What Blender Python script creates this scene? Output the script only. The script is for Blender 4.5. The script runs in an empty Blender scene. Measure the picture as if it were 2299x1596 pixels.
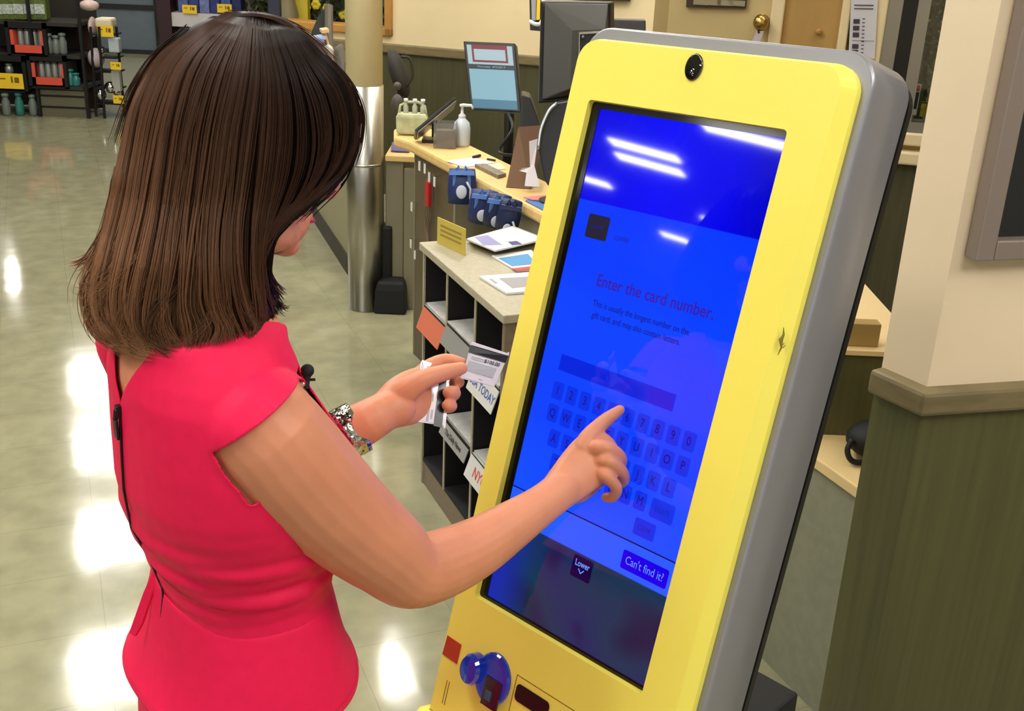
import bpy, bmesh, math, random
import numpy as np
from mathutils import Vector, Matrix
random.seed(7); rng = np.random.default_rng(7)
SC = bpy.context.scene
# ------------------------------------------------------------------ camera
F = 2500.0; CX, CY = 1149.5, 798.0; CH = 1.85
_N = np.array([-270/F, 6300/F, 1.0]); _N /= np.linalg.norm(_N)
_f = np.array([0, 0, 1.0]) - _N*_N[2]; _f /= np.linalg.norm(_f)
_r = np.cross(_N, _f)
R = np.stack([_r, _f, -_N])
CAM = np.array([0, 0, CH])
cd = bpy.data.cameras.new('camera'); cam = bpy.data.objects.new('camera', cd); SC.collection.objects.link(cam)
cd.sensor_width = 36; cd.lens = F/2299*36; cd.clip_start = .05; cd.clip_end = 100
Mx = Matrix.Identity(4)
for i in range(3):
    Mx[i][0] = R[i, 0]; Mx[i][1] = -R[i, 1]; Mx[i][2] = -R[i, 2]; Mx[i][3] = CAM[i]
cam.matrix_world = Mx; SC.camera = cam
# ------------------------------------------------------------------ world, exposure
SC.view_settings.view_transform = 'Standard'
try: SC.view_settings.look = 'None'
except Exception: pass
SC.view_settings.gamma = 1; SC.view_settings.exposure = 0.0
SC.view_settings.use_curve_mapping = False
W = bpy.data.worlds.new('store_air'); SC.world = W; W.use_nodes = True
W.node_tree.nodes['Background'].inputs[0].default_value = (.9, .88, .82, 1)
W.node_tree.nodes['Background'].inputs[1].default_value = .6
LAMP = 28.5
# ------------------------------------------------------------------ geometry helpers
def lin(c):
    return tuple(((v/255)/12.92 if v/255 <= .04045 else ((v/255+.055)/1.055)**2.4) for v in c)
def nrm(v): v = np.asarray(v, float); return v/np.linalg.norm(v)
def ray(x, y): return nrm(R @ np.array([(x-CX)/F, (y-CY)/F, 1.0]))
def P(x, y, D): return CAM + R @ (np.array([(x-CX)/F, (y-CY)/F, 1.0])*D)     # pixel at depth D
def Z(x, y, z): d = ray(x, y); return CAM + d*(z-CH)/d[2]                     # pixel on height z
def PL(x, y, p0, n):                                                           # pixel on a plane
    d = ray(x, y); n = np.asarray(n, float); return CAM + d*(((np.asarray(p0)-CAM)@n)/(d@n))
class MB:
    def __init__(s): s.v = []; s.f = []; s.m = []; s.mi = 0
    def add(s, vs, fs):
        b = len(s.v); s.v += [tuple(map(float, p)) for p in vs]
        for q in fs: s.f.append([b+i for i in q]); s.m.append(s.mi)
        return s
    def box(s, c, h, ax=None):
        ax = np.eye(3) if ax is None else np.asarray(ax, float); c = np.asarray(c, float)
        vs = [c + ax[0]*h[0]*i + ax[1]*h[1]*j + ax[2]*h[2]*k for i in (-1, 1) for j in (-1, 1) for k in (-1, 1)]
        return s.add(vs, [(0,1,3,2),(4,6,7,5),(0,4,5,1),(2,3,7,6),(0,2,6,4),(1,5,7,3)])
    def bb(s, p, q): p = np.array(p, float); q = np.array(q, float); return s.box((p+q)/2, (q-p)/2)
    def prism(s, poly, off):                       # polygon (3D points) swept by off
        n = len(poly); off = np.asarray(off, float); a = [np.asarray(p, float) for p in poly]
        return s.add(a+[p+off for p in a], [tuple(range(n))[::-1], tuple(range(n, 2*n))]+[(i, (i+1) % n, n+(i+1) % n, n+i) for i in range(n)])
    def rings(s, rs, cap=True, close=True):
        n = len(rs[0]); vs = [p for r in rs for p in r]; fs = []
        for k in range(len(rs)-1):
            for i in range(n if close else n-1):
                j = (i+1) % n; fs.append((k*n+i, k*n+j, (k+1)*n+j, (k+1)*n+i))
        if cap: fs += [tuple(range(n))[::-1], tuple(range((len(rs)-1)*n, len(rs)*n))]
        return s.add(vs, fs)
    def tube(s, pts, rad, n=10, cap=True, flat=None, axis=None, dome=False):
        pts = [np.asarray(p, float) for p in pts]
        rad = list(rad) if hasattr(rad, '__len__') else [rad]*len(pts)
        fl = flat if flat is not None else [1.0]*len(pts)
        if dome:
            d0 = nrm(pts[0]-pts[1]); d1 = nrm(pts[-1]-pts[-2]); r0, r1 = rad[0], rad[-1]; a, b, c = [], [], []
            for t in (1.0, .92, .7, .4): a.append(pts[0]+d0*r0*t*.98); b.append(r0*math.sqrt(max(1-t*t, 0))+1e-5); c.append(fl[0])
            A, B, C2 = [], [], []
            for t in (.4, .7, .92, 1.0): A.append(pts[-1]+d1*r1*t*.98); B.append(r1*math.sqrt(max(1-t*t, 0))+1e-5); C2.append(fl[-1])
            pts = a+pts+A; rad = b+rad+B; fl = c+list(fl)+C2
        rs = []; up = None
        for i, p in enumerate(pts):
            t = nrm(pts[min(i+1, len(pts)-1)]-pts[max(i-1, 0)])
            if axis is not None: up = np.asarray(axis, float)
            elif up is None: up = np.array([0, 0, 1.0]) if abs(t[2]) < .9 else np.array([1.0, 0, 0])
            x = nrm(up - t*(up@t)); y = np.cross(t, x); up = x
            rs.append([p + x*rad[i]*math.cos(a) + y*rad[i]*fl[i]*math.sin(a) for a in np.linspace(0, 2*math.pi, n, endpoint=False)])
        return s.rings(rs, cap)
    def lathe(s, c, prof, n=24, ax=None):
        ax = np.eye(3) if ax is None else np.asarray(ax, float); c = np.asarray(c, float)
        return s.rings([[c+ax[0]*r*math.cos(a)+ax[1]*r*math.sin(a)+ax[2]*z for a in np.linspace(0, 2*math.pi, n, endpoint=False)] for r, z in prof])
    def sphere(s, c, r, n=14, ax=None):
        r = np.array([r]*3 if np.isscalar(r) else r); ax = np.eye(3) if ax is None else np.asarray(ax, float); c = np.asarray(c, float)
        return s.rings([[c+ax[0]*r[0]*math.sin(t)*math.cos(a)+ax[1]*r[1]*math.sin(t)*math.sin(a)+ax[2]*r[2]*math.cos(t)
                 for a in np.linspace(0, 2*math.pi, n, endpoint=False)] for t in np.linspace(.03, math.pi-.03, n//2+2)])
def spline(pts, m=6, extra=None):                  # Catmull-Rom through rows of values
    p = np.array(pts, float); out = []
    q = np.vstack([2*p[0]-p[1], p, 2*p[-1]-p[-2]])
    for i in range(1, len(q)-2):
        for t in np.linspace(0, 1, m, endpoint=False):
            out.append(.5*((2*q[i])+(-q[i-1]+q[i+1])*t+(2*q[i-1]-5*q[i]+4*q[i+1]-q[i+2])*t*t+(-q[i-1]+3*q[i]-3*q[i+1]+q[i+2])*t**3))
    out.append(p[-1]); return np.array(out)
def link(o): SC.collection.objects.link(o); return o
def setp(o, parent):
    if parent is not None:
        o.parent = parent; o.matrix_parent_inverse = PM[parent.name].inverted()
PM = {}
def obj(name, mb, mats, parent=None, smooth=False, bevel=0, frame=None, flip=True):
    me = bpy.data.meshes.new(name); me.from_pydata(mb.v, [], mb.f); me.update()
    if not isinstance(mats, (list, tuple)): mats = [mats]
    for m in mats: me.materials.append(m)
    me.polygons.foreach_set('material_index', mb.m)
    if flip:
        bm = bmesh.new(); bm.from_mesh(me); bmesh.ops.recalc_face_normals(bm, faces=bm.faces); bm.to_mesh(me); bm.free()
    if smooth: me.polygons.foreach_set('use_smooth', [True]*len(me.polygons))
    o = link(bpy.data.objects.new(name, me)); PM[o.name] = Matrix.Identity(4)
    if frame is not None: o.matrix_world = frame; PM[o.name] = frame.copy()
    if bevel:
        b = o.modifiers.new('b', 'BEVEL'); b.width = bevel; b.segments = 2; b.limit_method = 'ANGLE'; b.angle_limit = .7
    setp(o, parent)
    return o
def tag(o, label=None, cat=None, group=None, kind=None):
    if label: o['label'] = label
    if cat: o['category'] = cat
    if group: o['group'] = group
    if kind: o['kind'] = kind
    return o
def thing(name, loc, label, cat, group=None):
    o = link(bpy.data.objects.new(name, None)); o.location = tuple(map(float, loc)); o.empty_display_size = .05
    PM[o.name] = Matrix.Translation(Vector(tuple(map(float, loc))))
    return tag(o, label, cat, group)
def struct(name, mb, m, **k): return tag(obj(name, mb, m, **k), kind='structure')
def text(body, size, loc=(0, 0), align='CENTER', ys=1.0, z=0.0, bold=0.0):
    c = bpy.data.curves.new('t', 'FONT'); c.body = body; c.size = size; c.align_x = align; c.offset = bold
    c.align_y = 'CENTER' if align == 'CENTER' else 'TOP_BASELINE'; c.resolution_u = 3
    o = bpy.data.objects.new('t', c); link(o); dg = bpy.context.evaluated_depsgraph_get()
    me = bpy.data.meshes.new_from_object(o.evaluated_get(dg))
    me.calc_loop_triangles(); vs = [(v.co.x+loc[0], v.co.y*ys+loc[1], z) for v in me.vertices]; fs = [tuple(p.vertices) for p in me.loop_triangles]
    bpy.data.objects.remove(o); bpy.data.curves.remove(c); bpy.data.meshes.remove(me)
    return vs, fs
# ------------------------------------------------------------------ materials
def mat(name, col, rough=.5, metal=0, spec=.5, noise=0, scale=8, col2=None, emit=None, estr=1, bump=0, bscale=60, coat=0, alpha=1, trans=0, sss=0, stretch=None):
    m = bpy.data.materials.new(name); m.use_nodes = True; nt = m.node_tree; b = nt.nodes['Principled BSDF']
    c = lin(col); b.inputs['Base Color'].default_value = (*c, 1)
    b.inputs['Roughness'].default_value = rough; b.inputs['Metallic'].default_value = metal
    b.inputs['Specular IOR Level'].default_value = spec; b.inputs['Coat Weight'].default_value = coat; b.inputs['Coat Roughness'].default_value = .05
    b.inputs['Alpha'].default_value = alpha; b.inputs['Transmission Weight'].default_value = trans
    if sss: b.inputs['Subsurface Weight'].default_value = sss; b.inputs['Subsurface Radius'].default_value = (1, .35, .2); b.inputs['Subsurface Scale'].default_value = .008
    if emit: b.inputs['Emission Color'].default_value = (*lin(emit), 1); b.inputs['Emission Strength'].default_value = estr
    tc = nt.nodes.new('ShaderNodeTexCoord'); src = tc.outputs['Object']
    if stretch:
        mp = nt.nodes.new('ShaderNodeMapping'); mp.inputs['Scale'].default_value = stretch; nt.links.new(src, mp.inputs[0]); src = mp.outputs[0]
    if noise or col2:
        n = nt.nodes.new('ShaderNodeTexNoise'); n.inputs['Scale'].default_value = scale; n.inputs['Detail'].default_value = 5
        nt.links.new(src, n.inputs['Vector'])
        r = nt.nodes.new('ShaderNodeValToRGB'); r.color_ramp.elements[0].position = .35; r.color_ramp.elements[1].position = .65
        c2 = lin(col2) if col2 else tuple(min(1, v*(1+noise)) for v in c); c1 = c if col2 else tuple(v*(1-noise) for v in c)
        r.color_ramp.elements[0].color = (*c1, 1); r.color_ramp.elements[1].color = (*c2, 1)
        nt.links.new(n.outputs['Fac'], r.inputs[0]); nt.links.new(r.outputs[0], b.inputs['Base Color'])
    if bump:
        n = nt.nodes.new('ShaderNodeTexNoise'); n.inputs['Scale'].default_value = bscale; nt.links.new(src, n.inputs['Vector'])
        bp = nt.nodes.new('ShaderNodeBump'); bp.inputs['Strength'].default_value = bump; bp.inputs['Distance'].default_value = .01
        nt.links.new(n.outputs['Fac'], bp.inputs['Height']); nt.links.new(bp.outputs[0], b.inputs['Normal'])
    return m
cream = mat('cream_paint', (226, 208, 165), .6, noise=.03, scale=3)
tan = mat('tan_paint', (178, 155, 105), .6, noise=.03, scale=3)
peach = mat('peach_paint', (238, 217, 184), .6, noise=.03, scale=2)
olive = mat('olive_paint', (72, 70, 45), .5, noise=.12, scale=5, stretch=(12, 12, .6))
oliveb = mat('olive_board', (84, 83, 50), .42, noise=.14, scale=4, stretch=(14, 14, .5))
capm = mat('rail_wood', (118, 105, 74), .45, noise=.12, scale=6, stretch=(2, 2, 10))
black = mat('black_plastic', (14, 14, 15), .4)
blackm = mat('matt_black', (9, 9, 10), .7)
darkm = mat('dark_metal', (40, 38, 36), .4, metal=.4)
white = mat('white_paper', (222, 222, 220), .7)
whitep = mat('white_plastic', (225, 228, 230), .35)
wood = mat('light_maple', (222, 188, 122), .38, noise=.05, scale=4, stretch=(1, 10, 4))
yellowtag = mat('yellow_card', (245, 205, 40), .5)
ink = mat('dark_ink', (30, 28, 35), .6)
inkblue = mat('blue_ink', (70, 95, 170), .6)
inkred = mat('red_ink', (205, 70, 60), .6)
steel = mat('brushed_steel', (170, 168, 160), .3, metal=1, noise=.1, scale=3, stretch=(8, 8, .6))
# floor: glossy vinyl tile with faint joints
def floor_mat():
    m = mat('polished_vinyl_tile', (160, 152, 122), .10, spec=.85); nt = m.node_tree; b = nt.nodes['Principled BSDF']
    tc = nt.nodes.new('ShaderNodeTexCoord'); mp = nt.nodes.new('ShaderNodeMapping'); mp.inputs['Rotation'].default_value = (0, 0, math.radians(-23))
    nt.links.new(tc.outputs['Object'], mp.inputs[0])
    br = nt.nodes.new('ShaderNodeTexBrick'); br.offset = 0; br.inputs['Scale'].default_value = 1
    for k, v in (('Brick Width', .305), ('Row Height', .305), ('Mortar Size', .0012), ('Mortar Smooth', .3), ('Bias', 0)): br.inputs[k].default_value = v
    br.inputs['Color1'].default_value = (*lin((150, 147, 118)), 1); br.inputs['Color2'].default_value = (*lin((147, 144, 115)), 1); br.inputs['Mortar'].default_value = (*lin((128, 125, 98)), 1)
    nt.links.new(mp.outputs[0], br.inputs['Vector'])
    n = nt.nodes.new('ShaderNodeTexNoise'); n.inputs['Scale'].default_value = 9; n.inputs['Detail'].default_value = 6; nt.links.new(mp.outputs[0], n.inputs['Vector'])
    mx = nt.nodes.new('ShaderNodeMixRGB'); mx.blend_type = 'OVERLAY'; mx.inputs[0].default_value = .35
    nt.links.new(br.outputs['Color'], mx.inputs[1]); nt.links.new(n.outputs['Fac'], mx.inputs[2]); nt.links.new(mx.outputs[0], b.inputs['Base Color'])
    n2 = nt.nodes.new('ShaderNodeTexNoise'); n2.inputs['Scale'].default_value = 3.5; n2.inputs['Detail'].default_value = 2; nt.links.new(mp.outputs[0], n2.inputs['Vector'])
    bp = nt.nodes.new('ShaderNodeBump'); bp.inputs['Strength'].default_value = .12; bp.inputs['Distance'].default_value = .01
    nt.links.new(n2.outputs['Fac'], bp.inputs['Height']); nt.links.new(bp.outputs[0], b.inputs['Normal'])
    return m
# ------------------------------------------------------------------ the room shell
HC = 3.6
m = MB(); m.bb((-13, -5, -.1), (6.5, 21, 0)); struct('floor', m, floor_mat())
m = MB(); m.bb((-13, -5, HC), (6.5, 21, HC+.1)); struct('ceiling', m, mat('ceiling_tile', (200, 196, 182), .9, noise=.04, scale=40))
WB = nrm([.955, -.297, 0]); WN = np.array([-WB[1], WB[0], 0.0])        # along back wall / away from the room
def wall_x(x, p0, wd):                                                  # wall point under pixel column x (near the top of the frame)
    return PL(x, 60, p0, [-wd[1], wd[0], 0])
bw0 = Z(860, 103, 1.0); bw1 = Z(1210, 133, 1.0); WB = nrm(bw1-bw0); WN = nrm([-WB[1], WB[0], 0])
def wallseg(mb, p, q, z0, z1, t=.12, n=WN):
    p = np.array([p[0], p[1], z0]); q = np.array([q[0], q[1], z0]); up = np.array([0, 0, z1-z0])
    return mb.prism([p, q, q+up, p+up], n*t)
wl = wall_x(626, bw0, WB); wo = wall_x(882, bw0, WB); wr = bw0 + WB*2.6
zs = PL(700, 66, bw0, WN)[2]                                            # sill of the opening
m = MB(); wallseg(m, wl, wo, 1.0, zs); wallseg(m, wo, wr, 1.0, HC); struct('wall_back', m, cream)
m = MB(); wallseg(m, wl, wr, 0, 1.0, .118); wallseg(m, wl-WN*.01, wr-WN*.01, .1, .97, .01); struct('trim_1', m, olive)
m = MB(); wallseg(m, wl-WN*.03, wr-WN*.03, .96, 1.02, .05); struct('trim_2', m, capm, bevel=.008)
fr = mat('ochre_wood', (176, 128, 60), .5, noise=.1, scale=6)
m = MB(); wallseg(m, wl-WN*.03, wo-WN*.03, zs, zs+.05, .16); wallseg(m, wo-WB*.05-WN*.03, wo-WN*.03, zs, HC, .16); struct('window_1', m, fr, bevel=.006)
# nearer wall right of the till desks
rw = Z(2053, 365, 1.0); RB = nrm(Z(2053, 365, 1.0)-Z(2014, 358, 1.0)*1.0); RB = nrm([.955, -.23, 0]); RN = nrm([-RB[1], RB[0], 0])
RL = wall_x(1466, rw, RB); RR = rw + RB*2.2
w0 = wall_x(1990, rw, RB); zsill = PL(2045, 300, rw, RN)[2]
m = MB(); wallseg(m, RL, w0, 1.0, HC, .12, RN); wallseg(m, w0, RR, 1.0, zsill, .12, RN); struct('wall_right', m, tan)
m = MB(); wallseg(m, RL+RN*.13, RL+RN*1.5, 0, HC, .1, RB); struct('wall_return', m, tan)
m = MB(); wallseg(m, RL-RN*.01, RR-RN*.01, 0, 1.0, .12, RN); struct('trim_3', m, olive)
m = MB(); wallseg(m, w0-RN*.07-RB*.02, RR-RN*.07, 1.0, 1.05, .1, RN); wallseg(m, w0-RN*.05, RR-RN*.05, zsill-.04, zsill+.01, .1, RN); struct('trim_4', m, cream, bevel=.008)
alu = mat('grey_aluminium', (150, 148, 140), .35, metal=.6)
m = MB(); a = wall_x(1985, rw, RB)-RN*.04; b_ = wall_x(2018, rw, RB)-RN*.04
wallseg(m, a, b_, zsill, HC, .1, RN); wallseg(m, b_, RR, zsill, zsill+.05, .1, RN); a2 = wall_x(2052, rw, RB)-RN*.03; b2 = wall_x(2080, rw, RB)-RN*.03
m.mi = 1; wallseg(m, b_, a2, zsill+.05, HC, .06, RN); m.mi = 0; wallseg(m, a2, b2, zsill+.05, HC, .06, RN)
w2 = struct('window_2', m, [alu, black])
gl = mat('window_glass', (235, 240, 238), .03, trans=1, spec=.5)
m = MB(); wallseg(m, b2, RR, zsill+.05, HC, .006, RN); tag(obj('pane', m, gl, w2))
# doors in the nearer wall
def wz(x, y): return PL(x, y, rw, RN)
m = MB(); p, q = wall_x(1500, rw, RB)-RN*.03, wall_x(1728, rw, RB)-RN*.03; wallseg(m, p, q, 0.02, 2.1, .03, RN); d1 = struct('door_1', m, mat('beige_door', (196, 176, 124), .5, noise=.04, scale=3))
m = MB(); wallseg(m, q-RN*.02, wall_x(1757, rw, RB)-RN*.05, 0, 2.15, .05, RN)
wallseg(m, wall_x(1884, rw, RB)-RN*.05, wall_x(1905, rw, RB)-RN*.05, 0, 2.15, .05, RN); wallseg(m, wall_x(1955, rw, RB)-RN*.05, wall_x(1985, rw, RB)-RN*.05, 1.0, 2.15, .05, RN); struct('trim_5', m, cream, bevel=.006)
m = MB(); wallseg(m, wall_x(1757, rw, RB)-RN*.025, wall_x(1884, rw, RB)-RN*.025, 0.02, 2.1, .025, RN)
d2 = struct('door_2', m, mat('tan_door', (176, 140, 78), .5, noise=.05, scale=3, stretch=(6, 6, 1)))
c = wz(1838, 70)-RN*.03; m = MB(); m.lathe(c, [(.012, -.01), (.012, .012), (.004, .014)], 12, [RB, np.array([0, 0, 1.0]), -RN]); obj('door_viewer', m, fr, d2, smooth=True)
brass = mat('brass', (190, 160, 90), .3, metal=1)
c = wz(1711, 47)-RN*.035; m = MB(); m.lathe(c, [(.03, 0), (.03, .008), (.012, .012), (.012, .03), (.026, .04), (.03, .052), (.02, .066), (.003, .07)], 20, [RB, np.array([0, 0, 1.0]), -RN]); obj('door_knob', m, brass, d1, smooth=True)
e = c-RN*.05; tagm = mat('lilac_tag', (200, 185, 195), .6)
t = thing('door_tag', e-np.array([0, 0, .16]), 'pale hanging tag with dark tip looped over the beige door knob', 'tag')
m = MB(); m.prism([e+RB*-.012+[0, 0, -.03], e+RB*.015+[0, 0, -.03], e+RB*-.02+[0, 0, -.16], e+RB*-.055+[0, 0, -.15]], -RN*.004); obj('card', m, tagm, t)
m = MB(); m.tube([e+[0, 0, .005], e+RB*-.008+[0, 0, -.012], e+RB*-.004+[0, 0, -.04]], .006, 8); obj('loop', m, black, t)
# far store walls
m = MB(); m.bb((-13, 20.9, 0), (-1, 21, HC)); struct('wall_far', m, mat('far_wall', (120, 112, 95), .7, noise=.15, scale=2))
m = MB(); m.bb((-13.1, -5, 0), (-13, 21, HC)); struct('wall_left', m, mat('left_wall', (150, 140, 115), .7, noise=.1, scale=1))
m = MB(); m.bb((6.4, -5, 0), (6.5, 21, HC)); struct('wall_side', m, tan)
# ------------------------------------------------------------------ pillar on the right with panelled base
PZ = 1.08; pc = Z(2078, 884, PZ); pl = Z(1952, 828, PZ); pr = Z(2299, 870, PZ)
ld = nrm(pl-pc); rd = nrm(pr-pc); outn = -nrm(ld+rd)
def pill(off, z0, z1, L=.155, Rr=1.2):
    n1 = nrm(np.cross(ld, [0, 0, 1])); n1 = n1 if n1@outn > 0 else -n1
    n2 = nrm(np.cross(rd, [0, 0, 1])); n2 = n2 if n2@outn > 0 else -n2
    k = off; A = np.array([[n1[0], n1[1]], [n2[0], n2[1]]]); c0 = pc[:2]+np.linalg.solve(A, [k, k])
    c0 = np.array([*c0, z0]); a = c0+ld*(L+k); b = c0+rd*Rr
    back = a - n1*(.30); e2 = b - n2*.30
    return [c0, b, e2, back, a]
def pillbox(mb, off, z0, z1, L=.155): mb.prism(pill(off, z0, z1, L), [0, 0, z1-z0])
m = MB(); pillbox(m, -.030, PZ-.05, HC, .135); struct('wall_pillar', m, peach)
m = MB(); pillbox(m, -.020, 0, PZ-.04, .132)
n2 = nrm(np.cross(rd, [0, 0, 1])); n2 = n2 if n2@outn > 0 else -n2
n1 = nrm(np.cross(ld, [0, 0, 1])); n1 = n1 if n1@outn > 0 else -n1
m.mi = 1
for s_ in (.0, .062): c_ = pill(-.022, 0, 0)[0]+ld*(s_+.03); m.box(c_+[0, 0, .515], (.0022, .0012, .515), [ld, n1, np.array([0, 0, 1.0])])
struct('trim_6', m, [oliveb, mat('dark_groove', (30, 29, 16), .7)])
m = MB(); pillbox(m, 0, PZ-.048, PZ, .13); struct('trim_7', m, capm, bevel=.008)
# ------------------------------------------------------------------ ceiling lamps (long fluorescent fixtures), some of them added as unseen fill
tubeem = mat('lamp_diffuser', (255, 255, 255), .5, emit=(255, 251, 244), estr=LAMP)
lampbody = mat('lamp_housing', (225, 225, 220), .5)
lamps = [(-3.4, 8.35, 'W'), (-2.78, 6.6, 'W'), (-4.1, 10.1, 'W'), (-4.75, 11.7, 'W'), (-7.2, 15.3, 'N'), (-7.6, 16.6, 'N'), (-8.2, 18, 'N'),
         (-3.3, 14.0, 'W'), (-2.9, 12.6, 'W'), (-.83, 6.7, 'D'), (-6.66, .54, 'S'), (-6.36, .66, 'S'), (-8.0, .72, 'Q'), (-7.33, -.41, 'S'), (-8.71, -.25, 'Q'), (-9.41, -1.07, 'S'), (-5.04, .29, 'S'),
         (1.0, 6.2, 'N'), (1.6, 3.4, 'T'), (-.2, -1.6, 'T'), (-2.4, -.6, 'T'), (-2.6, 2.4, 'N'), (-5.5, 5.0, 'N'), (.9, .2, 'T'), (-.9, 3.2, 'W'), (.7, 4.7, 'W'), (-1.5, .5, 'W'), (2.0, 1.0, 'T'), (-1.5, 5.0, 'W'), (.25, 5.4, 'W'), (1.7, -.5, 'W'), (-1.0, 1.7, 'N'), (2.6, .3, 'W')]  # later ones are unseen, added to brighten column, walls and pillar
HL = 3.3
names = 'first second third fourth fifth sixth seventh eighth ninth tenth eleventh twelfth thirteenth fourteenth fifteenth sixteenth seventeenth eighteenth nineteenth twentieth'.split()
for i, (x, y, k) in enumerate(lamps):
    d = nrm([-.37, .93, 0]) if k not in 'TSQ' else nrm([.6, -.78, 0]); s = np.array([d[1], -d[0], 0]); up = np.array([0, 0, 1.0])
    hl, hw = dict(W=(.36, .26), D=(.30, .17), N=(.55, .12), T=(.62, .055), S=(.29, .06), Q=(.14, .06))[k]
    t = thing('ceiling_or_fill_lamp', (x, y, HL), 'white fluorescent ceiling lamp known by its mirrored patch or added as unseen fill', 'ceiling lamp', 'ceiling lamps over the shop floor')
    b0 = np.array([x, y, HL])
    m = MB(); m.box(b0+up*.035, (hl+.03, hw+.02, .03), [d, s, up])
    for e_ in (-1, 1): m.tube([b0+d*e_*hl*.7+up*.06, b0+d*e_*hl*.7+up*(HC-HL)], .006, 6)
    obj('housing', m, lampbody, t)
    m = MB(); m.box(b0, (hl, hw, .006), [d, s, up]); obj('diffuser', m, tubeem, t)
# ------------------------------------------------------------------ the yellow card kiosk (built in its own leaning frame)
KU = nrm([0.72132549, -0.69225976, 0.02158621]); KT = np.array([0.10106004, 1.56784289, 1.60686713])
KN = nrm([-0.66937458, -0.68879904, 0.27837664]); KV = np.cross(KN, KU)      # KV = up the face
KF = Matrix(((KU[0], KV[0], KN[0], KT[0]), (KU[1], KV[1], KN[1], KT[1]), (KU[2], KV[2], KN[2], KT[2]), (0, 0, 0, 1)))
def kp(a, b, n=0): return KT + KU*a - KV*b + KN*n
def kpx(x, y, n=0):
    q = PL(x, y, KT+KN*n, KN)-KT; return q@KU, -(q@KV)
def rr(x0, x1, y0, y1, r, z, n=8):
    out = []
    for cx, cy, a0 in ((x1-r, y1-r, 0), (x0+r, y1-r, 90), (x0+r, y0+r, 180), (x1-r, y0+r, 270)):
        for a in np.linspace(a0, a0+90, n): out.append((cx+r*math.cos(math.radians(a)), cy+r*math.sin(math.radians(a)), z))
    return out
kb = kp(.17, 1.65, -.15)
kiosk = thing('kiosk', (kb[0], kb[1], 0), 'tall leaning yellow and grey touchscreen kiosk the woman in pink is using', 'kiosk')
def kobj(name, mb, mats, parent=kiosk, **k): return obj(name, mb, mats, parent, frame=KF, **k)
yel = mat('yellow_lacquer', (246, 233, 100), .38, spec=.45, noise=.02, scale=2)
silver = mat('silver_lacquer', (150, 150, 156), .33, metal=.4, spec=.5)
KB = -1.58
# yellow face plate: a frame round the display opening, with sloping edges
m = MB(); S0, S1 = (0-.006, .307+.003), (-.73-.004, .006)
def frame_ring(mb, outer, inner):
    n = len(outer); mb.add(outer+inner, [(i, (i+1) % n, n+(i+1) % n, n+i) for i in range(n)])
o0 = rr(-.047, .380, KB, .091, .034, -.030); o1 = rr(-.047, .380, KB, .091, .034, -.001); o2 = rr(-.043, .364, KB+.004, .087, .030, .010)
i2 = rr(S0[0], S0[1], S1[0], S1[1], .006, .010); i3 = rr(S0[0]+.001, S0[1]-.001, S1[0]+.001, S1[1]-.001, .005, -.002)
frame_ring(m, o0, o1); frame_ring(m, o1, o2); frame_ring(m, o2, i2); frame_ring(m, i2, i3)
face = kobj('face_plate', m, yel); face['label'] = 'yellow face plate with a scuffed right edge'
# scuff on the right edge
sc = mat('scuff', (120, 112, 40), .8); m = MB(); a, b = kpx(1755, 765, .010)
m.tube([(a-.002, -b+.016, .0103), (a+.0005, -b+.008, .0103), (a-.001, -b, .0103), (a+.002, -b-.008, .0103), (a, -b-.018, .0103)], [.0004, .0014, .0024, .0012, .0003], 6)
for q in range(5): m.tube([(a+.002*q-.004, -b-.002*q, .0104), (a+.002*q-.002, -b+.004-.002*q, .0104)], .0005, 5)
kobj('scuff_mark', m, sc, face)
# silver housing, black back
m = MB(); X0, X1, T = -.055, .392, .111
rs = [rr(X0+.004, X1-.004, KB+.004, T-.004, .038, -.012), rr(X0+.001, X1-.001, KB+.001, T-.001, .041, -.015), rr(X0, X1, KB, T, .042, -.020), rr(X0, X1, KB, T, .042, -.112), rr(X0+.006, X1-.006, KB+.004, T-.006, .040, -.120)]
m.rings(rs); hs = kobj('housing', m, silver, smooth=False)
for pg in hs.data.polygons: pg.use_smooth = len(pg.vertices) == 4
hs['label'] = 'silver grey rounded housing'
m = MB(); m.rings([rr(X0+.004, X1-.001, KB+.01, T-.008, .04, -.120), rr(X0+.004, X1-.001, KB+.01, T-.008, .04, -.131)]); kobj('back_panel', m, black)
# rear cabinet and foot, upright
Uh = nrm([KU[0], KU[1], 0]); Nh = np.array([-Uh[1], Uh[0], 0.0]); Nh = Nh if Nh@KN < 0 else -Nh
rc = Z(1795, 1555, .8)
m = MB(); cc = rc-Uh*.215-Nh*.10; cc[2] = .4; m.box(cc, (.215, .10, .4), [Uh, Nh, np.array([0, 0, 1.0])]); obj('rear_cabinet', m, blackm, kiosk, bevel=.005)
m = MB(); cc = np.array([*(kp(.17, 1.6, -.06)[:2]), .045])+Nh*.10; m.box(cc, (.23, .26, .045), [Uh, Nh, np.array([0, 0, 1.0])]); obj('foot', m, black, kiosk, bevel=.008)
# camera window
m = MB(); ct = kpx(1559, 151, .010)
m.rings([[(ct[0]+.0128*s*math.cos(a), -ct[1]+.0172*s*math.sin(a), z) for a in np.linspace(0, 2*math.pi, 32, endpoint=False)] for s, z in ((1, .008), (1, .0125), (.9, .013), (.0, .0132))])
glassblk = mat('black_glass', (6, 6, 8), .03, spec=.8, coat=1)
kobj('camera_lens', m, glassblk, smooth=True)
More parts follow.
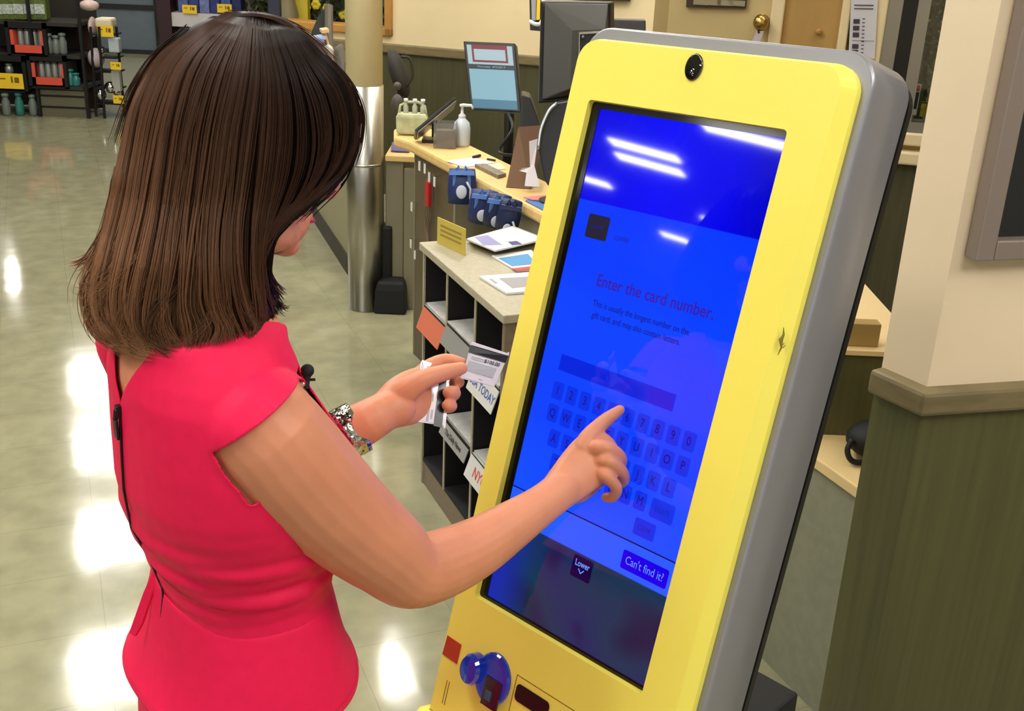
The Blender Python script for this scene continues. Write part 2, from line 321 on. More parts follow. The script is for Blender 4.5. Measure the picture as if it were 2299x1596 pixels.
# ---- display
def screen_mat():
    m = bpy.data.materials.new('lit_display'); m.use_nodes = True; nt = m.node_tree; b = nt.nodes['Principled BSDF']; L = nt.links.new
    b.inputs['Base Color'].default_value = (.002, .002, .004, 1); b.inputs['Roughness'].default_value = .035; b.inputs['Specular IOR Level'].default_value = .55
    tc = nt.nodes.new('ShaderNodeTexCoord'); sp = nt.nodes.new('ShaderNodeSeparateXYZ'); L(tc.outputs['Object'], sp.inputs[0])
    def step(sock, edge, gt=True, soft=.0008):
        r = nt.nodes.new('ShaderNodeMapRange'); r.inputs['From Min'].default_value = edge-soft; r.inputs['From Max'].default_value = edge+soft
        if not gt: r.inputs['To Min'].default_value = 1; r.inputs['To Max'].default_value = 0
        L(sock, r.inputs['Value']); return r.outputs[0]
    def ramp(stops, sock, lo, hi):
        mr = nt.nodes.new('ShaderNodeMapRange'); mr.inputs['From Min'].default_value = lo; mr.inputs['From Max'].default_value = hi; L(sock, mr.inputs['Value'])
        r = nt.nodes.new('ShaderNodeValToRGB'); L(mr.outputs[0], r.inputs[0]); e = r.color_ramp.elements
        while len(e) < len(stops): e.new(.5)
        for k, (p, c) in enumerate(stops): e[k].position = p; e[k].color = (*lin(c), 1)
        return r.outputs[0]
    def mix(fac, a, c, kind='MIX'):
        x = nt.nodes.new('ShaderNodeMixRGB'); x.blend_type = kind
        for i, s in ((0, fac), (1, a), (2, c)):
            if isinstance(s, float): x.inputs[i].default_value = s
            elif isinstance(s, tuple): x.inputs[i].default_value = (*lin(s), 1)
            else: L(s, x.inputs[i])
        return x.outputs[0]
    n = nt.nodes.new('ShaderNodeTexNoise'); n.inputs['Scale'].default_value = 7; n.inputs['Detail'].default_value = 1.5; L(tc.outputs['Object'], n.inputs['Vector'])
    y, x = sp.outputs[1], sp.outputs[0]
    top = ramp([(0, (0, 0, 228)), (.45, (0, 4, 250)), (.8, (0, 0, 235)), (1, (0, 0, 200))], x, 0, .307)
    main = ramp([(0, (20, 96, 255)), (.35, (4, 60, 255)), (.7, (0, 62, 255)), (1, (2, 34, 255))], y, -.60, -.13)
    main = mix(n.outputs['Fac'], main, (10, 70, 255))
    low = ramp([(0, (16, 26, 62)), (.4, (4, 52, 82)), (.8, (10, 44, 92)), (1, (8, 18, 70))], n.outputs['Fac'], .3, .7)
    low = mix(ramp([(0, (255,)*3), (.22, (0,)*3), (1, (0,)*3)], x, .02, .307), low, (14, 36, 170))
    c = mix(step(y, -.129), main, top)
    c = mix(step(y, -.6015, False), c, low)
    b.inputs['Emission Strength'].default_value = 1.0; L(c, b.inputs['Emission Color']); return m
m = MB(); m.bb((.001, -.7295, -.006), (.3065, .001, -.0006)); bz = mat('gloss_black_bezel', (4, 4, 5), .1)
scr = kobj('screen', m, screen_mat()); scr['label'] = 'glossy lit blue touchscreen'
m = MB()                                                                   # black inner bezel, thick at the left and bottom
fr1 = rr(S0[0]-.001, S0[1]+.001, S1[0]-.001, S1[1]+.001, .005, .0005, 3); fr2 = rr(.0095, .3055, -.727, -.0035, .002, .0005, 3)
frame_ring(m, fr1, fr2); fr3 = [(x, y, -.004) for x, y, z in fr2]; frame_ring(m, fr2, fr3); kobj('bezel', m, bz, scr)
def em(name, c, s=1.0): return mat(name, (2, 2, 3), .05, emit=c, estr=s)
KEYC, INKC, BTN, LITE, NAVY = em('key_blue', (6, 48, 232)), em('navy_ink', (22, 14, 120)), em('button_blue', (0, 0, 232)), em('pale_blue_ink', (105, 150, 255)), em('navy_button', (4, 4, 62))
BLKB, DIM, LINE, VIO = em('grey_button', (38, 34, 58)), em('dim_ink', (34, 30, 150)), em('line_ink', (8, 8, 90)), em('violet_ink', (58, 30, 172))
m = MB(); mats = [KEYC, BTN, NAVY, BLKB, LINE, em('input_blue', (0, 36, 222)), em('footer_blue', (34, 92, 255))]
def quad(x0, x1, y0, y1, mi, z=.0003, r=.003):
    m.mi = mi; v = rr(x0, x1, -y1, -y0, r, z, 4); m.add(v, [tuple(range(len(v)))])
quad(.043, .243, .346, .369, 5, .0002, .001)
quad(.010, .305, .5545, .601, 6, .0001, .0005); quad(.010, .305, .5530, .5548, 4, .0004, .0003)
rows = [('1234567890', .051, .398), ('QWERTYUIOP', .051, .431), ('ASDFGHJKL', .0635, .465), ('ZXCVBNM', .077, .497)]
for s_, x0, y0 in rows:
    for k, ch in enumerate(s_): quad(x0+.0253*k-.0095, x0+.0253*k+.0095, y0-.0125, y0+.0125, 0)
quad(.247, .284, .485, .511, 0); quad(.229, .263, .519, .542, 0); quad(.223, .299, .567, .593, 1); quad(.146, .181, .605, .636, 2); quad(.034, .072, .1455, .1785, 3)
kobj('buttons', m, mats, scr, flip=False)
m = MB()
def wr_(body, size, x, y, mi, align='CENTER', ys=1.3, bold=0): m.mi = mi; m.add(*text(body, size, (x, -y), align, ys, .0007, bold))
for s_, x0, y0 in rows:
    for k, ch in enumerate(s_): wr_(ch, .0135, x0+.0253*k, y0, 0)
wr_('DELETE', .0072, .2655, .498, 1); wr_('CLEAR', .0072, .246, .5305, 1); wr_("Can't find it?", .0125, .261, .580, 2); wr_('Lower', .0098, .1635, .615, 2, bold=.0002)
wr_('Enter the card number.', .0207, .073, .2395, 3, 'LEFT', 1.15, .00025)
wr_('This is usually the longest number on the', .0098, .076, .2675, 0, 'LEFT', 1.25); wr_('gift card, and may also contain letters.', .0098, .079, .2835, 0, 'LEFT', 1.25)
wr_('LOWER', .0055, .053, .162, 1); wr_('LOWER', .0075, .098, .170, 1)
m.mi = 2
for s_ in (-1, 1): m.prism([(.1635+.0055*s_, -.6225, .0007), (.1635+.0042*s_, -.6215, .0007), (.1635, -.6265, .0007), (.1635, -.6285, .0007)], (0, 0, .0002))
kobj('lettering', m, [INKC, DIM, LITE, VIO], scr)
# ---- fittings below the display
m = MB(); m.mi = 0
v = [(-.040, -.812, .0104), (-.009, -.813, .0104), (-.009, -.845, .0104), (-.042, -.844, .0104)]
m.prism(v, (0, 0, .0012)); kobj('scanner_window', m, mat('red_window', (150, 32, 6), .12, emit=(150, 20, 4), estr=.35, coat=1), bevel=.0008)
bl = mat('lit_blue_plastic', (5, 20, 90), .12, emit=(0, 50, 190), estr=.3, coat=1); bd = mat('blue_black_plastic', (5, 10, 30), .15, coat=1)
rd_ = thing  # noqa
m = MB()
def disc(cx, cy, rx, ry, prof, mi):
    m.mi = mi; m.rings([[(cx+rx*s*math.cos(a), -cy+ry*s*math.sin(a), z) for a in np.linspace(0, 2*math.pi, 28, endpoint=False)] for s, z in prof])
disc(.066, .832, .033, .040, [(1, .006), (1, .014), (.93, .017), (.75, .0175)], 0)
disc(.030, .832, .019, .024, [(1, .006), (1, .024), (.85, .030), (.3, .032)], 0)
m.mi = 1; m.bb((.058, -.872, .0165), (.090, -.828, .0195)); m.bb((.062, -.866, .019), (.080, -.842, .0205))
m.mi = 2; m.bb((.0635, -.862, .0204), (.076, -.847, .0210))
cr = kobj('card_reader', m, [bl, bd, mat('slate_label', (50, 80, 110), .4)], smooth=False, bevel=.001); cr['label'] = 'glowing blue round card reader'
m = MB(); m.mi = 0
quadr = rr(.112, .172, -.8395, -.8175, .006, .0098, 5); q2 = [(x, y, -.02) for x, y, z in quadr]
m.rings([[(x, y, .0112) for x, y, z in rr(.110, .174, -.8415, -.8155, .007, 0, 5)], quadr]); kobj('ticket_slot', m, mat('black_slot', (12, 12, 12), .3))
m = MB(); gr = mat('yellow_groove', (120, 108, 20), .7)
for a_, b_ in (((.106, -.806), (.25, -.806)), ((.106, -.806), (.106, -.95)), ((-.021, -.878), (-.021, -.915)), ((-.016, -.878), (-.016, -.915)), ((-.043, -.936), (.364, -.936))):
    p, q = np.array(a_), np.array(b_); m.bb((min(p[0], q[0])-.0006, min(p[1], q[1])-.0006, .0096), (max(p[0], q[0])+.0006, max(p[1], q[1])+.0006, .0103))
kobj('panel_groove', m, gr)
m = MB(); m.rings([rr(-.062, .362, -1.4, -.938, .008, -.004, 4), rr(-.062, .362, -1.4, -.938, .008, .016, 4), rr(-.058, .358, -1.396, -.942, .006, .022, 4)]); kobj('lower_door', m, yel, smooth=False)
# ------------------------------------------------------------------ column
UP = np.array([0, 0, 1.0]); EX = np.array([1.0, 0, 0]); EY = np.array([0, 1.0, 0])
c0 = Z(783, 700, 0); c1 = Z(862, 700, 0); cc = (c0+c1)/2; cr_ = np.linalg.norm(c1-c0)/2*.985; cc = cc+nrm([cc[0], cc[1], 0])*cr_*.9
zst = PL(820, 196, cc-EY*cr_, EY)[2]
col = thing('column', (cc[0], cc[1], 0), 'round cream column with a brushed steel sleeve round its lower half', 'column')
m = MB(); m.lathe((cc[0], cc[1], zst-.01), [(cr_, 0), (cr_, HC-zst)], 40); obj('painted_shaft', m, mat('column_paint', (252, 236, 190), .5, noise=.03), col, smooth=True)
m = MB(); m.lathe((cc[0], cc[1], 0), [(cr_+.004, 0.002), (cr_+.004, zst)], 40); m.lathe((cc[0], cc[1], zst*.66), [(cr_+.0055, 0), (cr_+.0055, .012)], 40)
sl = obj('steel_sleeve', m, steel, col, smooth=True); sl['label'] = 'scuffed brushed steel sleeve'
# ------------------------------------------------------------------ service counter with maple top
cL = Z(919, 318, .95); cR = Z(1219, 478, .95); CA = nrm(cL-cR); CB = nrm(np.cross(UP, CA)); CB = CB if CB[0] > 0 else -CB
CBk = CB                                     # away from the shop floor
dep = (Z(1143, 366, .95)-cR)@CB
cE = cR-CA*.45
ctr = thing('service_counter', (cR+CB*.2)*[1, 1, 0], 'long service counter with a light maple top and recessed front', 'counter')
m = MB(); m.prism([cE, cL, Z(884, 307, .95), Z(884, 288, .95), cL+CB*dep+CA*.25, cL+CB*dep, cE+CB*dep], -UP*.045); wl_ = cL-CA*.02
obj('worktop', m, wood, ctr, bevel=.012)
laminate = mat('olive_grey_laminate', (128, 122, 98), .45, noise=.04, scale=6); brownlam = mat('brown_laminate', (92, 80, 58), .45, noise=.06, scale=8)
m = MB(); e0 = cL-CA*.015+CB*.02; m.prism([e0-UP*.95, e0-CA*.42-UP*.95, e0-CA*.42+CB*.2-UP*.95, e0+CB*.2-UP*.95], UP*.904); obj('display_panel', m, brownlam, ctr, bevel=.003)['label'] = 'brown end panel hung with hooks'
m = MB(); m.prism([e0-CA*.42+CB*.26-UP*.95, cE+CB*.26-UP*.95, cE+CB*.30-UP*.95, e0-CA*.42+CB*.30-UP*.95], UP*.90)
g0 = PL(1150, 500, cR, CB); tpar = (g0-cR)@CA; p0 = cR+CA*tpar+CB*.02; m.prism([p0-UP*.95, cE-UP*.95, cE+CB*.26-UP*.95, p0+CB*.26-UP*.95], UP*.90); obj('front_panel', m, laminate, ctr)
m = MB(); m.prism([e0-CA*.42-UP*.95, e0-CA*.44-UP*.95, e0-CA*.44+CB*.3-UP*.95, e0-CA*.42+CB*.3-UP*.95], UP*.904); m.box(e0+CB*.1-CA*.0-UP*.5, (.008, .1, .45), [CA, CB, UP]); obj('upright', m, laminate, ctr)
def onc(x, y, z=.95): return Z(x, y, z)      # on the worktop
# low cabinet wing beside the column
wg = PL(868, 345, Z(900, 690, 0), EY); wz_ = wg[2]; wf = Z(900, 692, 0)
m = MB(); a = PL(866, 600, wf, EY)*[1, 1, 0]; b = PL(905, 600, wf, EY)*[1, 1, 0]; c_ = PL(932, 600, wf, EY)*[1, 1, 0]
wing = thing('low_cabinet', (a+b)/2, 'pale olive low cabinet between the steel column and the counter end', 'cabinet')
m.prism([a, b, b+EY*.5, a+EY*.5], UP*(wz_-.03)); obj('carcass', m, laminate, wing, bevel=.004)
m = MB(); m.prism([b+EX*.004-EY*.015, c_+EX*.03-EY*.015, c_+EX*.03+EY*.02, b+EX*.004+EY*.02], UP*(wz_-.06)); obj('door', m, laminate, wing, bevel=.004)
m = MB(); m.prism([a+UP*(wz_-.03)-EY*.02, c_+EX*.06+UP*(wz_-.03)-EY*.02, c_+EX*.06+UP*(wz_-.03)+EY*.5, a+UP*(wz_-.03)+EY*.5], UP*.03); obj('top', m, wood, wing, bevel=.005)
m = MB(); f0 = Z(878, 340, wz_+.004); f1 = Z(920, 342, wz_+.004); m.prism([f0, f1, Z(908, 326, wz_+.004), Z(880, 322, wz_+.004)], UP*.006)
tag(obj('folder', m, mat('violet_card', (92, 84, 140), .5)), 'violet folder lying on the low cabinet beside the column', 'folder')
# black bin behind the column foot
bc = Z(880, 705, 0)
m = MB(); b0 = bc+EX*.0+EY*.06
m.rings([[(b0[0]+x*s, b0[1]+y*s, z) for x, y in ((-.09, -.07), (.07, -.07), (.07, .07), (-.09, .07))] for z, s in ((.0, 1.0), (.12, .92), (.16, .8), (.17, .1))])
m.rings([[(b0[0]-.06+x, b0[1]+.06+y, z) for x, y in ((-.05, -.05), (.05, -.05), (.05, .05), (-.05, .05))] for z in (.0, .42)])
tag(obj('floor_box', m, blackm, bevel=.01), 'black floor box with a tall back tucked behind the column foot', 'box')
# long low partition with dark skirting
q0 = Z(698, 488, 0); q1 = Z(778, 614, 0); qd = nrm(q1-q0); qn = nrm([-qd[1], qd[0], 0]); qn = qn if qn[0] > 0 else -qn
pt = thing('partition', (q0+q1)/2, 'long pale olive half height partition with dark skirting behind the column', 'partition')
qa = q0-qd*.35; qb = q1+qd*.02
m = MB(); m.prism([qa+qn*.012, qb+qn*.012, qb+qn*.1, qa+qn*.1], UP*.92); obj('panel', m, mat('sage_laminate', (150, 146, 110), .5, noise=.04, scale=4), pt)
m = MB(); m.prism([qa, qb, qb+qn*.02, qa+qn*.02], UP*.10); obj('skirting', m, mat('dark_skirting', (40, 34, 24), .5), pt)
m = MB(); m.prism([qa-qn*.02+UP*.92, qb-qn*.02+UP*.92, qb+qn*.13+UP*.92, qa+qn*.13+UP*.92], UP*.03); obj('ledge', m, cream, pt)
# ------------------------------------------------------------------ newspaper rack
rTL = Z(950, 545, .86); rTR = Z(1135, 705, .86); RA = nrm(rTR-rTL); RL_ = np.linalg.norm(rTR-rTL); RD = nrm(np.cross(UP, RA)); RD = RD if RD[0] > 0 else -RD
RF = [RA, RD, UP]; dp = .38; o_ = rTL*[1, 1, 0]
def rk(a, d, z): return o_+RA*a+RD*d+UP*z
def rbox(mb, a0, a1, d0, d1, z0, z1): mb.box(rk((a0+a1)/2, (d0+d1)/2, (z0+z1)/2), (abs(a1-a0)/2, abs(d1-d0)/2, (z1-z0)/2), RF)
rack = thing('newspaper_rack', rk(RL_/2, dp/2, 0), 'grey laminate newspaper rack with three open black bays', 'rack')
rlam = mat('speckled_laminate', (170, 163, 140), .45, noise=.08, scale=90); rside = mat('taupe_laminate', (122, 108, 88), .5, noise=.1, scale=60)
m = MB(); rbox(m, -.012, RL_+.01, -.01, dp, .835, .86); obj('top', m, rlam, rack, bevel=.003)
m = MB(); rbox(m, RL_-.02, RL_, 0, dp, 0, .835); obj('end_panel', m, rside, rack, bevel=.002); m = MB(); rbox(m, 0, .012, 0, dp, .0, .835); m.mi = 1; rbox(m, .012, .0135, .006, dp-.016, .1, .835); rbox(m, RL_-.0215, RL_-.02, .006, dp-.016, .1, .835); obj('end_panel', m, [rlam, blackm], rack)
m = MB(); rbox(m, .012, RL_-.02, dp-.015, dp, .09, .835); rbox(m, .012, RL_-.02, 0.004, dp, .085, .1); obj('bay_lining', m, blackm, rack)
m = MB(); rbox(m, 0, RL_, .005, .02, 0, .09); obj('plinth', m, rside, rack)
divs = []
for xx in (1003, 1068):
    g = PL(xx, 640, rk(0, 0, 0), RD); divs.append((g-o_)@RA)
for d in divs:
    m = MB(); m.mi = 0; rbox(m, d-.006, d+.006, .003, dp-.016, .1, .835); m.mi = 1; rbox(m, d-.006, d+.006, 0, .004, .09, .835); obj('divider', m, [blackm, rlam], rack)
bays = [(.014, divs[0]-.008), (divs[0]+.008, divs[1]-.008), (divs[1]+.008, RL_-.022)]
# shelves, label strips and papers inside the bays
paper = mat('newsprint', (176, 175, 170), .8, noise=.1, scale=30); label_w = mat('label_strip', (205, 205, 200), .5)
def shelf(bay, x, y, txt, tcol, lab=None, hgt=.05, scol=label_w, size=.035):
    g = PL(x, y, rk(0, -.02, 0), RD); z = g[2]
    a0, a1 = bays[bay]
    m = MB(); m.mi = 0; rbox(m, a0, a1, .0, .30, z-.006, z)
    s = obj('shelf', m, blackm, rack)
    m = MB(); m.mi = 0; n_ = nrm(-RD*1.0+UP*.35); u_ = nrm(np.cross(RA, n_)); u_ = u_ if u_[2] > 0 else -u_
    c = rk((a0+a1)/2, -.012, z-hgt/2); m.box(c, ((a1-a0)/2, hgt/2, .0015), [RA, u_, n_]); st = obj('label_strip', m, scol, s)
    if txt:
        vs, fs = text(txt, size, (0, 0), 'CENTER', 1.0, 0, .0006); m2 = MB(); m2.add([c+RA*v[0]+u_*v[1]+n_*.0022 for v in vs], fs); m2.mi = 0
        mm = m2; me = obj('lettering', mm, tcol, s, flip=False)
    if lab: s['label'] = lab
    return z, s
def papers(bay, z, n, label, cm=paper, dz=.006, group='newspapers in the rack', d0=.0, pic=None, an=0):
    a0, a1 = bays[bay]; w = (a1-a0)/2-.006
    for k in range(n):
        mid = rk((a0+a1)/2, d0+.155+rng.normal()*.004, z+dz*(k+.5)+.001)
        t = thing('newspaper', mid-UP*dz/2, label[k] if isinstance(label, list) else label, 'newspaper', group)
        m = MB(); m.box(mid, (w, .15, dz*.45), RF); obj('pages', m, cm, t, bevel=.0015)
        m = MB(); m.tube([mid-RD*.15-RA*w, mid-RD*.15+RA*w], dz*.42, 8); obj('fold', m, cm, t, smooth=True)
        if pic is not None and k == n-1:
            m = MB(); m.box(mid+UP*(dz*.47)+RA*.01, (w*.6, .08, .0004), RF); obj('front_page_photo', m, pic, t)
z, _ = shelf(0, 975, 725, None, None, hgt=.075, scol=mat('orange_label', (205, 110, 82), .5)); papers(0, z, 2, ['lower folded newspaper behind the orange label, left bay of rack', 'grey folded newspaper on top, behind the orange label of the left bay'])
z, _ = shelf(1, 1035, 775, None, None, hgt=.06, scol=mat('grey_label', (140, 140, 136), .4)); papers(1, z, 2, ['lower newspaper on upper shelf of the middle rack bay', 'top newspaper on upper shelf of the middle rack bay'])
z, _ = shelf(2, 1095, 868, 'USA TODAY', inkblue, hgt=.07, size=.034); papers(2, z, 2, ['lower folded newspaper above the blue lettered strip in the right bay', 'top folded newspaper above the blue lettered strip in the right bay'])
z, _ = shelf(1, 1020, 985, 'The Daily News', ink, hgt=.045, scol=mat('grey_label_b', (150, 150, 148), .4), size=.022); papers(1, z, 3, ['bottom paper of the stack on lower shelf of the middle bay', 'middle paper of the stack on lower shelf of the middle bay', 'top paper of the stack on lower shelf of the middle bay'])
z, _ = shelf(2, 1068, 1048, 'NYC', inkred, hgt=.07, size=.045); papers(2, z, 2, ['lower newspaper on the lower shelf of the right rack bay', 'white newspaper with red front page on lower shelf of the right bay'], pic=inkred)
# papers on the rack top
def flatpaper(name, pts, z, t, mats, label, cat, deco=None, group=None):
    q = [Z(x, y, z) for x, y in pts]; th = thing(name, np.mean(q, 0)-UP*0, label, cat, group)
    m = MB(); m.prism(q, UP*t); obj('cover', m, mats[0], th, bevel=min(.0015, t*.3))
    if deco:
        for nm, cm, ps in deco:
            m = MB(); m.prism([Z(x, y, z+t)+UP*.0003 for x, y in ps], UP*.0004); obj(nm, m, cm, th)
    return th
lil = mat('lilac_print', (140, 138, 180), .6); navyp = mat('navy_print', (60, 66, 120), .6); sky = mat('sky_print', (70, 140, 190), .5); redp = mat('red_print', (190, 60, 55), .5); greyp = mat('grey_print', (150, 148, 150), .6)
zt = .8605
pl_ = [(1048, 540), (1112, 566), (1222, 540), (1150, 512)]
for k in range(4):
    z_ = zt+k*.0075; j = rng.normal(size=2)*2
    flatpaper('newspaper', [(x+j[0]*(k < 3), y+j[1]*.6*(k < 3)) for x, y in pl_], z_, .0065, [white if k == 3 else paper], ['bottom newspaper of the pile behind the yellow sign on the rack', 'second newspaper from the bottom of the pile behind the yellow sign', 'newspaper just under the top one of the pile on the rack', 'white newspaper with lilac picture on top of the pile'][k], 'newspaper',
        [('lilac_photo', lil, [(1065, 532), (1095, 528), (1128, 550), (1085, 551)]), ('navy_photo', navyp, [(1140, 543), (1160, 541), (1172, 548), (1150, 551)])] if k == 3 else None, 'papers piled on the rack top')
flatpaper('magazine', [(1104, 577), (1160, 611), (1230, 606), (1192, 564)], zt, .006, [white], 'blue and red covered magazine behind the white one on the rack', 'magazine', [('blue_photo', sky, [(1118, 580), (1150, 598), (1205, 592), (1185, 570)]), ('red_band', redp, [(1148, 603), (1160, 608), (1222, 602), (1210, 596)])])
flatpaper('magazine', [(1076, 625), (1138, 663), (1225, 655), (1190, 616)], zt, .008, [white], 'white printed magazine nearest the front end of the rack top', 'magazine', [('printed_block', greyp, [(1120, 625), (1150, 647), (1215, 640), (1190, 621)]), ('printed_line', greyp, [(1098, 627), (1112, 637), (1118, 636), (1104, 626)])])
# yellow sign in front of the pile
s0 = Z(983, 545, zt); s1 = Z(1045, 574, zt); sdir = nrm(s1-s0)
ysign = thing('shelf_sign', (s0+s1)/2, 'yellow printed card sign standing at the left of the newspaper pile', 'sign')
m = MB(); m.prism([s0, s1, s1+UP*.085, s0+UP*.085], nrm(np.cross(sdir, UP))*.003); obj('card', m, mat('mustard_card', (196, 176, 78), .6), ysign)
m = MB(); sn = nrm(np.cross(sdir, UP)); sn = sn if sn@(CAM-s0) > 0 else -sn
for k, zz in enumerate((.06, .045, .03)): m.prism([s0+sdir*.02+UP*zz+sn*.0035, s1-sdir*.02+UP*zz+sn*.0035, s1-sdir*.02+UP*(zz+.006)+sn*.0035, s0+sdir*.02+UP*(zz+.006)+sn*.0035], sn*.0004)
obj('printed_lines', m, mat('brown_print', (150, 125, 50), .7), ysign)
# blue shopping bags behind the newspapers
bag1 = mat('navy_bag', (26, 46, 100), .5); bag2 = mat('blue_bag', (88, 128, 200), .5); bagw = mat('bag_white', (205, 212, 225), .6); bag3 = mat('deep_blue_bag', (16, 34, 80), .5)
def bag(x, w, h, tilt, bm, lm, label, blob, dd=.30):
    g = PL(x, 470, rk(0, dd, 0), RD); a = (g-o_)@RA; base = rk(a, dd, zt)
    t = thing('shopping_bag', base, label, 'bag', 'folded shopping bags on the rack')
    u = nrm(UP+RA*tilt); s = nrm(EX-u*(EX@u)); BD = nrm(np.cross(u, s)); BD = BD if BD[1] > 0 else -BD
    m = MB(); rs = []
    for k, (hh, ww, tt) in enumerate(((0, 1, .03), (.35, 1.04, .036), (.7, .98, .028), (1, .9, .012))):
        c = base+u*h*hh; rs.append([c+s*w*ww*math.cos(q)*(1 if abs(math.cos(q)) > .5 else 1.1)+BD*tt*math.sin(q) for q in np.linspace(0, 2*math.pi, 16, endpoint=False)])
    m.rings(rs); obj('bag_body', m, bm, t, smooth=True)
    m = MB()
    for sg in (-1, 1):
        c = base+u*h*.93-BD*.02; m.tube([c+s*sg*w*.55-u*.05, c+s*sg*w*.45, c+s*sg*w*.3+u*.02, c+s*sg*w*.1-u*.01], .007, 6)
    m.prism([base+u*h*.86+s*x_*w-BD*.034 for x_ in (-.9, .9)]+[base+u*h*.98+s*x_*w-BD*.03 for x_ in (.85, -.85)], BD*.004); obj('handle', m, lm, t)
    m = MB(); c = base+u*h*blob[0]-BD*.04; m.sphere(c, (w*.38, .004, h*.2), 14, [s, BD, u]); m.tube([c+u*h*.30+s*w*.35, c+u*h*.1+s*w*.62, c-u*h*.2+s*w*.6], .004, 6); obj('printed_shape', m, bagw, t, smooth=True)
bag(1037, .052, .125, -.05, bag1, bag2, 'navy shopping bag with white shapes, leftmost behind the newspapers', (.38, 1))
bag(1082, .050, .115, .25, bag1, bag2, 'navy shopping bag with one white oval, second from left', (.35, 0), .28)
bag(1112, .045, .115, .35, bag3, bag2, 'dark blue shopping bag third from the left, leaning right', (.3, 0), .31)
bag(1138, .04, .11, .4, bag3, bag3, 'darkest blue shopping bag, rightmost behind the newspapers', (.2, 0), .33)
# hooks, key fobs and cards hung on the brown panel
hk = [(956, 360, 'w'), (968, 366, 'w'), (978, 385, 'w'), (990, 395, 'w'), (975, 405, 'r'), (938, 452, 'w'), (945, 560, 'w'), (936, 535, 'w')]
desc = ['first', 'second', 'third', 'fourth', 'red', 'fifth', 'sixth', 'seventh']
hp = e0-CB*.001
for k, (x, y, c) in enumerate(hk):
    g = PL(x, y, hp, CB)
    lab = {0: 'small white tag on a hook, leftmost in the row under the counter edge', 1: 'small white tag on a hook, second in the row under the counter edge', 2: 'small white tag on a hook, third in the row under the counter edge', 3: 'small white tag on a hook, nearest the corner under the counter edge', 4: 'red hanging keyring pouch on the brown counter end panel', 5: 'lone white tag low on the brown panel left of the hanging cords', 6: 'white tag hanging lowest on the brown panel beside the rack', 7: 'white tag hanging just above the lowest one beside the rack'}[k]
    t = thing('key_tag' if c == 'w' else 'pouch', g, lab, 'tag' if c == 'w' else 'pouch', 'tags hung on the counter end')
    m = MB(); m.tube([g, g-CB*.03, g-CB*.034+UP*.008], .0015, 6); obj('hook', m, steel, t)
    m = MB()
    if c == 'w': m.box(g-CB*.026-UP*.022+CA*.004, (.008, .002, .02), [CA, CB, UP]); obj('tag_plate', m, white, t, bevel=.001)
    else: m.box(g-CB*.026-UP*.055, (.022, .008, .05), [CA, CB, UP]); obj('pouch_body', m, mat('red_vinyl', (170, 26, 34), .35), t, bevel=.004)
g = PL(965, 462, hp, CB); m = MB()
for k in range(4):
    a = g-CB*.01+CA*(.012*k-.02); m.tube(spline([a, a-UP*.03-CA*.02+CA*.01*k, a-UP*.09+CA*.01, a-UP*.16-CA*.005*k], 5), .002, 6)
tag(obj('cord_bundle', m, mat('tan_cord', (120, 98, 78), .7)), 'bundle of brown cords hanging on the counter end panel', 'cord')
# ------------------------------------------------------------------ things on the counter
# pump bottle
pb = onc(1036, 327); dpx = (R.T@(pb-CAM))[2]/F
t = thing('pump_bottle', pb, 'white hand sanitiser pump bottle on the maple counter', 'bottle')
m = MB(); m.lathe(pb, [(18*dpx, 0), (19*dpx, 6*dpx), (19.5*dpx, 38*dpx), (17*dpx, 52*dpx), (9*dpx, 60*dpx), (7*dpx, 64*dpx), (.001, 64*dpx)], 24); obj('bottle_body', m, mat('milky_plastic', (205, 215, 225), .25, spec=.5), t, smooth=True)
m = MB(); m.lathe(pb+UP*60*dpx, [(8*dpx, 0), (8*dpx, 8*dpx), (3.5*dpx, 12*dpx), (3*dpx, 26*dpx), (6*dpx, 27*dpx), (6*dpx, 32*dpx), (.001, 33*dpx)], 16); m.tube([pb+UP*90*dpx, pb+UP*90*dpx+EX*20*dpx, pb+UP*82*dpx+EX*24*dpx], [4*dpx, 3*dpx, 2.5*dpx], 8); obj('pump', m, whitep, t, smooth=True)
# clear acrylic box
ab = onc(998, 334); t = thing('acrylic_box', ab, 'clear acrylic brochure box left of the pump bottle', 'box')
acr = mat('clear_acrylic', (225, 225, 225), .05, trans=.9, spec=.5); m = MB(); h = 56*dpx; w = 24*dpx
for dx, dy, sx, sy in ((0, 0, w, .0015), (0, .07, w, .0015), (-w, .035, .0015, .035), (w, .035, .0015, .035)): m.box(ab+EX*dx+EY*dy+UP*h/2, (sx, sy, h/2), None)
obj('walls', m, acr, t)
t2 = thing('card_stack', ab+EY*.035, 'grey brown cards standing inside the clear acrylic box', 'cards'); m = MB()
for k in range(4): m.box(ab+EY*(.015+.013*k)+UP*(.35*h), (w*.85, .003, .34*h), None)
obj('cards', m, mat('taupe_card', (140, 125, 112), .6), t2)
